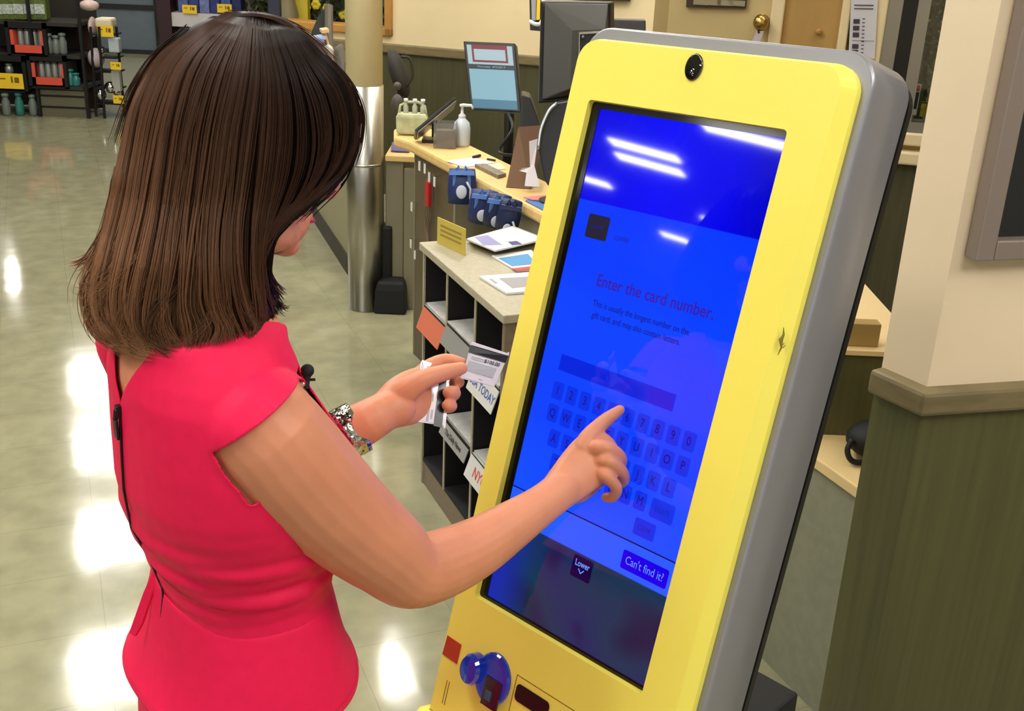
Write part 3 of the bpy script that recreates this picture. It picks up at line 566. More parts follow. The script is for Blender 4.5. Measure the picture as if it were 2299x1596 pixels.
# slanted tablet on stand
tb = P(975, 268, (R.T@(onc(965, 318)-CAM))[2]); sb = onc(968, 322)
t = thing('tablet_stand', sb, 'slanted black and silver tablet on a stand at the counter end', 'tablet'); m = MB()
e1 = P(932, 303, (R.T@(sb-CAM))[2]-.02); e2 = P(1020, 230, (R.T@(sb-CAM))[2]+.02); td = nrm(e2-e1); ts = nrm(np.cross(td, [.35, .94, 0])); tw = nrm(np.cross(ts, td))
m.box((e1+e2)/2, (np.linalg.norm(e2-e1)/2, .055, .007), [td, tw, ts]); obj('tablet', m, darkm, t, bevel=.003)
m = MB(); m.box((e1+e2)/2-tw*.0+ts*(-.009 if ts[2] < 0 else -.009), (np.linalg.norm(e2-e1)/2*.96, .052, .002), [td, tw, ts]); obj('silver_back', m, alu, t)
m = MB(); mid = (e1+e2)/2; m.tube([mid, [mid[0], mid[1], .97]], .012, 10); m.box([mid[0], mid[1], .958], (.05, .04, .006)); obj('stand', m, black, t)
# basket of small green and white packs behind
fb = Z(925, 300, .955)
t = thing('gift_basket', fb, 'pale green basket with small clear bottles behind the slanted tablet', 'basket')
grn = mat('pale_green_basket', (190, 192, 150), .6, noise=.15, scale=30); dq = 6/F*1.0
d_ = (R.T@(fb-CAM))[2]/F
m = MB(); m.rings([[fb+np.array([x*d_*s, y*d_*s, z*d_]) for x, y in ((-34, -16), (34, -16), (34, 16), (-34, 16))] for z, s in ((0, .85), (6, 1), (38, 1.02), (46, .9), (46, .7))]); obj('basket_body', m, grn, t, bevel=.01)
m = MB(); m.tube([fb+np.array([x*d_, 0, z*d_]) for x, z in ((-30, 40), (-26, 62), (-10, 70), (14, 70), (28, 62), (32, 40))], 3*d_, 8); obj('handle', m, grn, t, smooth=True)
for k, x in enumerate((-14, 6, 24)):
    c = fb+np.array([x*d_, 0, 58*d_]); tt = thing('small_bottle', c-UP*20*d_, ['small clear bottle nearest the column in the green basket', 'middle small clear bottle in the green basket', 'rightmost small clear bottle in the green basket'][k], 'bottle', 'small bottles in the basket')
    m = MB(); m.lathe(c-UP*20*d_, [(6*d_, 0), (6*d_, 22*d_), (3*d_, 28*d_), (3*d_, 32*d_)], 12); obj('glass', m, mat('cloudy_glass', (190, 192, 175), .2), tt, smooth=True); m = MB(); m.lathe(c+UP*12*d_, [(5*d_, 0), (5*d_, 7*d_), (.001, 8*d_)], 12); obj('cap', m, whitep, tt, smooth=True)
m = MB(); cb = fb-EX*36*d_+EY*.05; m.sphere(cb+UP*60*d_, (14*d_, 14*d_, 22*d_), 14); m.sphere(cb+UP*100*d_, (9*d_, 9*d_, 9*d_), 12); tag(obj('lamp_globe', m, mat('grey_shade', (70, 68, 60), .6), smooth=True), 'dark rounded shape close behind the column above the basket', 'ornament')
# dark bag-like chair back behind the column
bk = P(895, 165, 6.3); m = MB(); m.sphere(bk, (.05, .09, .14), 16, [nrm([1, 0, .35]), EY, nrm([-.35, 0, 1])]); m.tube(spline([bk+[.02, -.06, .1], bk+[.07, -.06, .09], bk+[.085, -.06, 0], bk+[.05, -.06, -.06]], 5), .008, 8)
m.tube([bk-UP*.1, [bk[0]+.02, bk[1], .55]], .02, 10); m.tube([[bk[0]+.02, bk[1], .58], [bk[0]+.02, bk[1], .0]], .03, 10); m.lathe((bk[0]+.02, bk[1], 0), [(.22, 0), (.22, .03), (.02, .06)], 20)
tag(obj('office_chair', m, mat('charcoal_cloth', (52, 50, 46), .8), smooth=True), 'dark office chair with a rounded back beside the cream column', 'chair')
# monitor on pole
def slab(x0, y0, x1, y1, x2, y2, x3, y3, D, th_, mb=None):   # four pixel corners at depth D
    return [P(x0, y0, D), P(x1, y1, D), P(x2, y2, D), P(x3, y3, D)]
Dm = 4.7
q = [P(1040, 92, Dm), P(1156, 97, Dm-.05), P(1170, 252, Dm-.05), P(1056, 246, Dm)]
mn = nrm(np.cross(q[1]-q[0], q[3]-q[0])); mn = mn if mn@(CAM-q[0]) > 0 else -mn
mon = thing('monitor', (q[2]+q[3])/2*[1, 1, 0]+UP*.95, 'flat monitor with a pale blue screen on a black pole', 'monitor')
m = MB(); m.prism(q, -mn*.05); obj('casing', m, black, mon, bevel=.004)
def uvq(u, v, off=.002): return (q[0]*(1-u)+q[1]*u)*(1-v)+(q[3]*(1-u)+q[2]*u)*v+mn*off
def uq(u0, v0, u1, v1, off=.002): return [uvq(u0, v0, off), uvq(u1, v0, off), uvq(u1, v1, off), uvq(u0, v1, off)]
def ems(n, c, s=.85): return mat(n, (4, 4, 4), .3, emit=c, estr=s)
m = MB(); scm = [ems('pale_blue_screen', (140, 190, 205)), ems('header_white', (180, 205, 212)), ems('maroon', (130, 30, 45)), ems('dark_band', (15, 40, 55)), ems('lower_blue', (70, 130, 155)), ems('teal', (20, 95, 90))]
for mi, r in ((1, (.06, .05, .94, .33)), (2, (.15, .045, .84, .30)), (1, (.19, .11, .80, .27)), (5, (.40, .13, .58, .25)), (3, (.05, .33, .95, .40)), (0, (.06, .40, .94, .84)), (4, (.06, .84, .94, .97))): m.mi = mi; m.add(uq(*r, off=.002+.0006*(m.mi == 2)+.0012*(m.mi == 5)+(.0012 if r == (.19, .11, .80, .27) else 0)), [(0, 1, 2, 3)])
ms = obj('screen', m, scm, mon, flip=False); vs, fs = text('Thursday  8/2/2017', 1.0, (0, 0)); vv = np.array(vs); vv[:, 0] = vv[:, 0]/np.ptp(vv[:, 0])*.55+.5; vv[:, 1] = -vv[:, 1]*.035+.365
m = MB(); m.add([uvq(a, b, .004) for a, b, _ in vv], fs); obj('date_text', m, scm[1], ms, flip=False)
pb_ = P(1136, 250, Dm-.1); m = MB(); m.tube([pb_-mn*.06, [pb_[0]-mn[0]*.06, pb_[1]-mn[1]*.06, .75]], .022, 12); m.box([pb_[0], pb_[1]+.04, .75], (.10, .08, .01)); obj('pole', m, black, mon)
m = MB(); ck = P(1150, 290, Dm-.3); m.tube(spline([pb_-mn*.04, ck, P(1120, 340, Dm-.3), P(1160, 350, Dm-.4)], 6), .006, 6); obj('cable', m, black, mon)
# till desk behind the counter (lower)
tdk = thing('till_desk', cR+CB*.9-UP*.95, 'dark lower desk behind the service counter carrying the monitors', 'desk'); m = MB()
tt0 = cR+CA*.4+CB*(dep+.07); tt1 = cL-CA*.1+CB*(dep+.07); m.prism([x-UP*.25 for x in (tt0, tt1, tt1+CB*.6, tt0+CB*.6)], -UP*.03); obj('top', m, oliveb, tdk)
m = MB(); m.prism([x-UP*.28 for x in (tt0+CB*.05, tt1+CB*.05, tt1+CB*.08, tt0+CB*.08)], -UP*.67); m.prism([x-UP*.28 for x in (tt0+CB*.5, tt1+CB*.5, tt1+CB*.53, tt0+CB*.53)], -UP*.67); obj('leg_panel', m, oliveb, tdk)
# black wedge, cash terminal
wk = P(1190, 235, 4.5); m = MB(); m.prism([P(1170, 212, 4.35), P(1190, 218, 4.35), P(1215, 285, 4.35), P(1168, 290, 4.35)], EY*.12); m.tube([P(1190, 285, 4.40), (P(1190, 285, 4.40)*[1, 1, 0]+UP*.7)], .03, 8)
tag(obj('card_terminal', m, black, bevel=.006), 'black wedge shaped terminal right of the lit monitor', 'terminal')
# brown board with white easel strut
b0, b1 = Z(1136, 420, .952), Z(1185, 425, .952); D_ = (R.T@(b0-CAM))[2]; bt0, bt1 = P(1164, 285, D_+.06), P(1232, 280, D_+.12); 
t = thing('counter_sign', (b0+b1)/2, 'brown backed cardboard counter sign seen from behind', 'sign'); b1 = Z(1192, 424, .952)
m = MB(); bn = nrm(np.cross(b1-b0, bt0-b0)); bn = bn if bn@(CAM-b0) > 0 else -bn; m.prism([b0, b1, bt1, bt0], -bn*.004); obj('board', m, mat('brown_card', (112, 82, 58), .8), t)
m = MB(); s_ = [P(1188, 318, D_+.0), P(1208, 312, D_), P(1200, 372, D_-.02), P(1212, 420, D_-.06), P(1178, 418, D_-.06), P(1182, 388, D_-.03), P(1166, 384, D_-.02), P(1172, 378, D_-.02), P(1190, 376, D_)]
m.prism(s_, bn*.003); obj('easel_strut', m, mat('lilac_white_card', (205, 198, 200), .7), t)
# black oval device at the kiosk edge
D2 = (R.T@(Z(1225, 450, .952)-CAM))[2]-.05
pts = [(1208, 330), (1215, 290), (1232, 250), (1250, 232), (1290, 226), (1300, 300), (1300, 420), (1240, 432), (1222, 405)]
t = thing('display_stand', Z(1240, 440, .95), 'black rounded display with a silver rim just left of the kiosk', 'display')
m = MB(); m.prism([P(x, y, D2) for x, y in pts], [0, .05, 0]); obj('panel', m, mat('blue_black', (16, 20, 28), .3), t, bevel=.006)
m = MB(); m.tube(spline([P(x, y, D2-.01) for x, y in ((1208, 335), (1215, 290), (1232, 250), (1250, 232))], 5), .006, 8); obj('rim', m, mat('silver_rim', (170, 180, 190), .25, metal=.8), t, smooth=True)
m = MB(); a_ = P(1250, 425, D2+.02); m.tube([a_, [a_[0], a_[1], .955]], .025, 12); m.lathe([a_[0], a_[1], .951], [(.06, 0), (.06, .008), (.01, .01)], 20); obj('stand', m, black, t)
# papers on the counter
def sheet(name, pts, mt, label, cat, z=.951, t_=.0015, deco=None):
    m = MB(); m.prism([Z(x, y, z) for x, y in pts], UP*t_); return tag(obj(name, m, mt), label, cat)
sheet('paper_sheet', [(1002, 362), (1044, 376), (1112, 366), (1062, 354)], white, 'white sheet of paper lying mid way along the counter', 'paper')
sheet('paper_sheet', [(1082, 372), (1108, 382), (1136, 380), (1122, 366)], mat('cream_sheet', (215, 205, 170), .6), 'cream sheet of paper beside the brown cardboard sign', 'paper')
sheet('keypad_strip', [(1066, 375), (1118, 401), (1136, 396), (1090, 374)], mat('grey_keys', (120, 110, 95), .5, noise=.4, scale=120), 'flat grey keypad strip lying on the counter', 'keypad', t_=.012)
m = MB(); m.tube([Z(1062, 353, .956), Z(1078, 349, .958)], .006, 8); tag(obj('pen', m, ink, smooth=True), 'short dark pen on the counter behind the white sheet', 'pen')
m = MB(); m.tube([Z(1094, 357, .956), Z(1112, 360, .956)], .004, 8); tag(obj('pen', m, ink, smooth=True), 'thin dark pen on the counter nearer the brown sign', 'pen')
sheet('leaflet', [(1180, 452), (1222, 474), (1240, 462), (1190, 446)], mat('blue_leaflet', (70, 120, 185), .5), 'blue leaflet at the counter edge beside the kiosk', 'leaflet', .9515, .003)
sheet('leaflet', [(1175, 444), (1196, 450), (1245, 452), (1240, 438)], mat('pink_leaflet', (215, 130, 130), .5), 'pink leaflet lying half over the blue one', 'leaflet', .956, .003)
# black monitor seen from behind, above kiosk's left shoulder
D3 = 3.9
t = thing('monitor', P(1290, 240, D3+.1), 'large black monitor seen from behind, left of the kiosk top', 'monitor')
m = MB(); m.prism([P(1214, 2, D3), P(1370, 5, D3+.1), P(1370, 120, D3+.1), P(1300, 228, D3+.02), P(1206, 232, D3)], [.02, .06, 0]); obj('casing', m, black, t, bevel=.006)
m = MB(); m.rings([[P(x, y, D3-.005+dd) for x, y in pp] for dd, pp in ((0, [(1222, 6), (1366, 8), (1366, 200), (1216, 225)]), (-.05, [(1285, 68), (1360, 66), (1360, 190), (1280, 200)]))]); obj('rear_shell', m, mat('charcoal_plastic', (48, 47, 40), .5), t, bevel=.004)
m = MB(); a_ = P(1300, 180, D3+.1); m.tube([a_, [a_[0], a_[1], .72]], .035, 12); obj('pole', m, black, t)
t = thing('monitor', P(1400, 100, 4.1), 'small dark monitor behind the large black one', 'monitor')
m = MB(); m.prism([P(1340, 42, 4.3), P(1450, 45, 4.35), P(1450, 110, 4.35), P(1340, 110, 4.3)], EY*.05); obj('casing', m, mat('slate_plastic', (50, 50, 48), .4), t, bevel=.005)
m = MB(); a_ = P(1400, 100, 4.35); m.tube([a_+EY*.03, [a_[0], a_[1]+.03, .72]], .03, 12); obj('pole', m, black, t)
t = thing('scanner_box', P(1320, 110, 3.6), 'small metal framed black box at the kiosk top left corner', 'box')
m = MB(); m.prism([P(1300, 76, 3.6), P(1362, 72, 3.6), P(1362, 140, 3.6), P(1298, 140, 3.6)], EY*.06); obj('body', m, black, t, bevel=.003)
m = MB(); m.tube([P(1300, 140, 3.59), P(1301, 77, 3.59), P(1352, 73, 3.59)], .003, 6); m.sphere(P(1309, 83, 3.588), .005, 10); a_ = P(1330, 138, 3.63); m.tube([a_, [a_[0], a_[1], .955]], .02, 8); obj('frame', m, alu, t)
# brochure holder on the wall, wall boards
bh = thing('leaflet_holder', P(1202, 70, 4.4), 'white wire holder of leaflets fixed at the left of the black monitor', 'holder')
m = MB(); m.prism([P(1188, -30, 4.4), P(1216, -30, 4.4), P(1214, 70, 4.4), P(1190, 68, 4.4)], EY*.03); obj('backing', m, black, bh)
m = MB(); m.tube(spline([P(1219, -20, 4.37), P(1221, 30, 4.36), P(1214, 52, 4.34), P(1202, 54, 4.34), P(1190, 48, 4.35)], 5), .008, 8); m.tube([P(1219, 50, 4.36), P(1217, 66, 4.37)], .008, 8); obj('wire', m, whitep, bh, smooth=True)
m = MB(); m.mi = 0; m.prism([P(1192, -25, 4.385), P(1204, -25, 4.385), P(1203, 46, 4.385), P(1194, 45, 4.385)], EY*.008); m.mi = 1; m.prism([P(1206, -25, 4.385), P(1214, -25, 4.385), P(1212, 44, 4.385), P(1204, 45, 4.385)], EY*.008); obj('leaflets', m, [greyp, yellowtag], bh)
wbk = mat('walnut_board', (60, 44, 28), .5)
t = thing('wall_rack', wz(1610, 10)-RN*.03, 'dark slotted card rack on the beige door above the kiosk', 'rack')
m = MB(); g0, g1 = wz(1543, 14)-RN*.05, wz(1676, 18)-RN*.05; m.prism([g0, g1, g1+UP*.3, g0+UP*.3], RN*.018); obj('board', m, wbk, t)
m = MB()
for k in range(4):
    for r_ in range(4):
        a_ = g0+(g1-g0)*(.25+.2*k)+UP*(.02+.07*r_)-RN*.003; m.box(a_, ((.03), .003, .010), [RB, RN, UP])
obj('cards', m, mat('grey_cards', (150, 140, 110), .6), t)
m = MB(); g0, g1 = PL(1285, 0, bw0-WN*.04, WN), PL(1414, 3, bw0-WN*.04, WN); m.prism([g0, g1, g1+UP*.4, g0+UP*.4], WN*.02); tag(obj('wall_board', m, wbk, bevel=.004), 'dark board hung on the back wall above the black monitor', 'board')
# notice sheet by the tan door, number card, plant beyond the window
g = [wz(x, y)-RN*.06 for x, y in ((1913, -60), (1972, -60), (1962, 128), (1904, 126))]
t = thing('notice', (g[2]+g[3])/2, 'white printed notice with dark photo blocks right of tan door', 'notice')
def gq(u, v, off=.003): return (g[0]*(1-u)+g[1]*u)*(1-v)+(g[3]*(1-u)+g[2]*u)*v-RN*off
m = MB(); m.prism(g, RN*.003); obj('sheet', m, mat('bluish_paper', (205, 205, 212), .6), t)
m = MB()
for v in (.53, .61, .69, .83, .90): m.prism([gq(.12, v), gq(.36, v), gq(.36, v+.055), gq(.12, v+.055)], -RN*.0005)
for v in (.36, .40): m.prism([gq(.12, v), gq(.85, v), gq(.85, v+.012), gq(.12, v+.012)], -RN*.0005)
for k in range(10): v = .52+.045*k; m.prism([gq(.46, v), gq(.56, v), gq(.56, v+.012), gq(.46, v+.012)], -RN*.0005)
m.prism([gq(.1, .785), gq(.95, .785), gq(.95, .79), gq(.1, .79)], -RN*.0005); obj('printed_blocks', m, mat('dark_print', (62, 52, 66), .6), t)
g = [wz(x, y)-RN*.012 for x, y in ((2041, 186), (2069, 188), (2056, 258), (2030, 254))]
t = thing('number_card', (g[2]+g[3])/2, 'card numbered 1 with a red top stuck inside the window corner', 'card')
m = MB(); m.prism(g, RN*.003); obj('card', m, white, t)
m = MB(); m.prism([gq(.1, .04), gq(.9, .04), gq(.9, .22), gq(.1, .22)], -RN*.001); obj('red_header', m, inkred, t)
m = MB(); m.prism([gq(.05, .26), gq(.92, .26), gq(.92, .8), gq(.05, .8)], -RN*.001); nb = obj('number_block', m, mat('navy_block', (24, 26, 52), .5), t)
vs, fs = text('1', 1.0, (0, 0), 'CENTER', 1, 0, .02); vv = np.array(vs); vv[:, 0] = vv[:, 0]/np.ptp(vv[:, 1])*.9+.52; vv[:, 1] = -vv[:, 1]/np.ptp(vv[:, 1])*.4+.53
m = MB(); m.add([gq(a, b, .0055) for a, b, _ in vv], fs); obj('numeral', m, white, nb, flip=False)
# ------------------------------------------------------------------ desk between the kiosk and the pillar
DZ = .66; k0, k1 = Z(1828, 1025, DZ), Z(1945, 1108, DZ); kd = nrm(k1-k0); kn = nrm(np.cross(UP, kd)); kn = kn if kn[1] > 0 else -kn
greylam = mat('grey_green_laminate', (134, 134, 114), .5, noise=.07, scale=30)
dk = thing('corner_desk', (k0+k1)/2*[1, 1, 0], 'grey fronted desk with a cream worktop right of the kiosk', 'desk')
ka, kb_ = k0-kd*.25, k1+kd*.10
bkp = Z(1900, 972, DZ); kdep = abs((bkp-k0)@kn)
ex2 = .55
m = MB(); m.prism([ka, kb_, kb_+kn*ex2, ka+kn*ex2], -UP*.03); obj('worktop', m, mat('cream_laminate', (222, 196, 140), .4, noise=.03), dk, bevel=.004)
m = MB(); m.prism([ka+kn*.012-UP*.03, kb_+kn*.012-UP*.03, kb_+kn*.03-UP*.03, ka+kn*.03-UP*.03], -UP*(DZ-.03)); obj('front_panel', m, greylam, dk)
# raised tier: olive board across the back of the desk
bx = nrm([1, .02, 0]); bp0 = Z(1875, 975, DZ+.002); bpN = EY
zt2 = PL(1930, 795, bp0, bpN)[2]; xl_, xr_ = PL(1790, 900, bp0, bpN)[0], PL(2060, 900, bp0, bpN)[0]
m = MB(); m.bb((xl_, bp0[1], .0), (xr_, bp0[1]+.025, zt2)); obj('upstand', m, oliveb, dk)
m = MB(); m.bb((xl_, bp0[1]-.01, zt2), (xr_, bp0[1]+.55, zt2+.012)); obj('upper_shelf', m, mat('cream_laminate_b', (225, 200, 148), .4), dk)
m = MB(); m.bb((xl_, bp0[1]+.02, zt2+.012), (PL(1978, 780, bp0, bpN)[0], bp0[1]+.06, zt2+.012+.06)); obj('wood_block', m, mat('tan_wood', (158, 132, 78), .45, noise=.06), dk, bevel=.003)
m = MB(); lg = PL(1940, 965, bp0-EY*.12, bpN); m.sphere([lg[0]+.03, lg[1], DZ+.05], (.07, .06, .045), 16); m.tube(spline([[lg[0]-.035, lg[1]-.03, DZ+.06], [lg[0]-.045, lg[1]-.04, DZ+.035], [lg[0]-.03, lg[1]-.05, DZ+.012], [lg[0]+.02, lg[1]-.05, DZ+.012]], 5), .007, 8)
tag(obj('pouch', m, blackm, smooth=True), 'small black pouch lying on the cream desk by the pillar', 'pouch')
# ------------------------------------------------------------------ framed dark board on the pillar
fa = pill(-.030, 0, 0)[0]; fn = n2
def pf(x, y, off): return PL(x, y, fa+fn*off, fn)
fd = .035; A_ = pf(2190, 588, fd); ir = nrm(rd); zb = A_[2]
A_ = A_+0; m = MB()
frb = thing('framed_board', A_-fn*fd, 'black board in a thick taupe metal frame on the cream pillar', 'board')
fw = .036; L_ = .6; H_ = .62
tau = mat('taupe_metal', (150, 136, 128), .4, metal=.35, spec=.4)
def fbar(a0, a1, z0, z1, nm='frame_bar'):
    m = MB(); c = A_+ir*((a0+a1)/2)+UP*((z0+z1)/2)-fn*(fd/2-.0005); m.box(c, ((a1-a0)/2, fd/2-.001, (z1-z0)/2), [ir, fn, UP]); obj(nm, m, tau, frb, bevel=.003)
fbar(0, fw, 0, H_); fbar(fw, L_, 0, fw); fbar(fw, L_, H_-fw, H_); fbar(L_, L_+fw, 0, H_)
m = MB(); c = A_+ir*(L_/2+fw/2)+UP*(H_/2)-fn*(fd-.006); m.box(c, (L_/2-fw*.4, .004, H_/2-fw*.8), [ir, fn, UP]); obj('board_panel', m, mat('dark_felt', (24, 24, 25), .7), frb)
# ------------------------------------------------------------------ the woman in pink
skin = mat('skin', (214, 142, 108), .48, spec=.4, sss=.12, noise=.04, scale=25)
H0 = math.radians(36); FW = np.array([math.cos(H0), math.sin(H0), 0.0]); RT = np.array([math.sin(H0), -math.cos(H0), 0.0])
def az(x, y): d = ray(x, y); return math.atan2(d[0], d[1])
# torso levels read off the figure: row, left edge, right edge, distance, half width across the shoulders
LV = [(1680, 322, 732, 1.17, .150), (1596, 312, 748, 1.17, .164), (1500, 318, 750, 1.17, .164), (1400, 334, 738, 1.165, .152), (1330, 350, 728, 1.16, .138), (1275, 357, 716, 1.16, .130), (1200, 326, 730, 1.16, .137),
      (1120, 286, 758, 1.155, .145), (1040, 270, 776, 1.15, .150), (960, 262, 738, 1.15, .152), (890, 257, 694, 1.15, .150), (830, 252, 655, 1.15, .142)]
def level(y, xl, xr, r, w):
    al, ar = az(xl, y), az(xr, y); ac = (al+ar)/2; e = r*math.sin((ar-al)/2); be = H0+ac
    d = math.sqrt(max(e*e-(w*math.sin(be))**2, .004))/math.cos(be); rr_ = ray((xl+xr)/2, y); z = CH + rr_[2]/math.hypot(rr_[0], rr_[1])*r
    return np.array([r*math.sin(ac), r*math.cos(ac), z]), w, d
T = [level(*l) for l in LV]
def ring(c, w, d, off=0, n=40, pw=2.25, tiltf=0.0):
    out = []
    for a in np.linspace(0, 2*math.pi, n, endpoint=False):
        ca, sa = math.cos(a), math.sin(a); k = (abs(ca)**pw+abs(sa)**pw)**(-1/pw)
        out.append(c+RT*(w+off)*ca*k+FW*(d+off)*sa*k+UP*(tiltf*(d*sa*k)))
    return out
top = T[-1]; zc = top[0]
# shoulder and neck levels
neckb = P(470, 745, 1.17); hd_chin = P(648, 575, 1.215)
HH = math.radians(50); HF = np.array([math.cos(HH), math.sin(HH), 0.0]); pit = math.radians(22)
F_ = HF*math.cos(pit)-UP*math.sin(pit); U_ = UP*math.cos(pit)+HF*math.sin(pit); R_ = nrm(np.cross(F_, U_))
HC_ = hd_chin - (F_*.082 - U_*.112)
def hp_(f, r, u): return HC_+F_*f+R_*r+U_*u
nb = np.array([zc[0]+.02, zc[1]+.005, zc[2]+.075]); 
SH = [(zc+UP*.022, .134, T[-1][2]*.95), (zc+UP*.042+FW*.0, .120, T[-1][2]*.87), (zc+UP*.060, .102, .076), (zc+UP*.076, .080, .066), (zc+UP*.096, .058, .058)]
body = MB()
body.rings([ring(*t) for t in T]+[ring(c, w, d, pw=2.1) for c, w, d in SH])
nk0 = SH[-1][0]-UP*.03; body.tube(spline([nk0, nk0+UP*.06+FW*.01, HC_-U_*.10-F_*.03, HC_-U_*.03-F_*.01], 5), list(np.linspace(.058, .052, 16)), 20)
# head: skull, jaw, nose, lips, brow
AX = [F_, R_, U_]
body.sphere(hp_(-.005, 0, .025), (.096, .074, .090), 24, AX); body.sphere(hp_(.012, 0, -.035), (.070, .060, .070), 20, AX)
body.tube(spline([hp_(.018, .040, -.058), hp_(.045, .030, -.088), hp_(.062, 0, -.100), hp_(.045, -.030, -.088), hp_(.018, -.040, -.058)], 4), .014, 12, dome=True)
body.sphere(hp_(.071, 0, -.099), (.017, .019, .015), 14, AX); body.sphere(hp_(.012, .012, -.088), (.050, .043, .030), 18, AX)
body.sphere(hp_(.030, 0, -.052), (.049, .044, .050), 18, AX)
body.tube([hp_(.090, 0, .020), hp_(.100, 0, -.008), hp_(.112, 0, -.030)], [.008, .009, .0115], 12, dome=True)
for s_ in (-1, 1):
    body.sphere(hp_(.101, .011*s_, -.034), (.011, .007, .007), 10, AX); body.sphere(hp_(.075, .03*s_, .006), (.018, .017, .012), 12, AX)
    body.sphere(hp_(.06, .04*s_, -.022), (.026, .020, .022), 12, AX); body.tube([hp_(-.012, .066*s_, -.022), hp_(-.016, .070*s_, 0), hp_(-.012, .068*s_, .022)], [.006, .010, .008], 10, dome=True)
body.sphere(hp_(.081, 0, -.064), (.012, .018, .010), 12, AX); body.sphere(hp_(.077, 0, -.077), (.012, .016, .009), 12, AX); body.sphere(hp_(.048, .004, -.074), (.036, .036, .034), 16, AX)
# right arm
def chain(rows, m=5, n=22, mb=body, dome=True):
    s = spline([[*P(x, y, D), hw*D/F] for x, y, D, hw in rows], m); mb.tube([q[:3] for q in s], [q[3] for q in s], n, dome=dome)
SHJ = P(575, 950, 1.115)
chain([(520, 925, 1.16, 105), (578, 955, 1.125, 128), (638, 1024, 1.14, 133), (703, 1097, 1.17, 129), (783, 1172, 1.205, 115), (865, 1238, 1.24, 100), (922, 1282, 1.27, 84), (1000, 1262, 1.31, 77), (1075, 1226, 1.345, 67), (1150, 1178, 1.38, 55), (1215, 1134, 1.415, 45), (1262, 1098, 1.44, 43)])
body.sphere(P(902, 1318, 1.275), .0195, 12)
def tub(pts, rad, **k): body.tube([P(*p) for p in pts], rad, **k)
# right hand
wax = nrm(P(1368, 1082, 1.455)-P(1306, 985, 1.46))
tip = PL(1392, 920, KT+KN*.0085, KN); tD = (R.T@(tip-CAM))[2]
def palm(pts, r1, r2, ax):
    s = spline([[*p, a, b/a] for p, a, b in zip(pts, r1, r2)], 4); body.tube([q[:3] for q in s], [q[3] for q in s], 20, flat=[q[4] for q in s], axis=ax, dome=True)
palm([P(1250, 1108, 1.435), P(1290, 1068, 1.452), P(1322, 1036, 1.462), P(1338, 1020, 1.466)], [.025, .031, .034, .033], [.020, .017, .0145, .012], wax)
def finger(pts, rad):
    pts = [p if len(p) == 3 and abs(p[0]) < 20 else P(*p) for p in pts]; s = spline([[*p, r] for p, r in zip(pts, rad)], 4); body.tube([q[:3] for q in s], [q[3] for q in s], 14, dome=True)
finger([(1306, 1005, 1.462), (1322, 980, 1.468), (1352, 950, 1.482), tip*1.0+(P(1372, 934, tD-.006)-tip), tip], [.0125, .0118, .0102, .0088, .0070])
finger([(1322, 1012, 1.462), (1352, 1003, 1.452), (1387, 1020, 1.466), (1394, 1040, 1.486), (1376, 1050, 1.496)], [.0112, .0100, .0090, .0082, .0072])
finger([(1338, 1035, 1.462), (1362, 1034, 1.450), (1394, 1056, 1.463), (1399, 1080, 1.483), (1380, 1088, 1.490)], [.0112, .0098, .0088, .0080, .0070])
finger([(1345, 1058, 1.462), (1358, 1066, 1.448), (1384, 1094, 1.458), (1376, 1116, 1.474), (1360, 1116, 1.480)], [.0108, .0092, .0080, .0072, .0064])
finger([(1270, 1105, 1.46), (1300, 1108, 1.482), (1332, 1088, 1.50), (1352, 1072, 1.505)], [.015, .0128, .0108, .0088])
# left arm
lsh = zc-UP*.012-RT*.150-FW*.015; lel = P(700, 1090, 1.50); 
le = lsh*.0+np.array([lsh[0]+.055, lsh[1]+.05, lsh[2]-.255])
s = spline([[*(lsh+RT*.02), .050], [*((lsh*.6+le*.4)), .046], [*((lsh*.2+le*.8)), .040], [*le, .037], [*(le*.6+P(862, 925, 1.41)*.4), .036], [*P(805, 958, 1.40), .0285], [*P(862, 925, 1.415), .0255], [*P(890, 912, 1.425), .026]], 5)
body.tube([q[:3] for q in s], [q[3] for q in s], 20, dome=True)
# left hand holding the cards
wl2 = nrm(P(962, 935, 1.465)-P(948, 832, 1.47))
palm([P(868, 921, 1.418), P(900, 902, 1.435), P(935, 886, 1.455), P(958, 876, 1.470)], [.026, .033, .035, .033], [.019, .020, .016, .012], wl2)
finger([(885, 900, 1.425), (920, 872, 1.418), (955, 850, 1.420), (1000, 836, 1.438), (1036, 827, 1.452)], [.020, .0165, .0128, .0110, .0085])
finger([(940, 845, 1.468), (968, 822, 1.478), (1003, 810, 1.484), (1038, 817, 1.482)], [.0125, .0112, .0102, .0085])
finger([(955, 858, 1.472), (990, 852, 1.490), (1018, 853, 1.492), (1030, 858, 1.484)], [.0115, .0105, .0095, .0082])
finger([(958, 885, 1.474), (990, 886, 1.488), (1014, 885, 1.485), (1018, 882, 1.468), (1008, 881, 1.458)], [.0115, .0105, .0098, .0098, .0088])
finger([(958, 910, 1.470), (985, 913, 1.482), (1006, 913, 1.479), (1012, 911, 1.464), (1004, 910, 1.456)], [.0105, .0095, .0088, .0088, .0076])
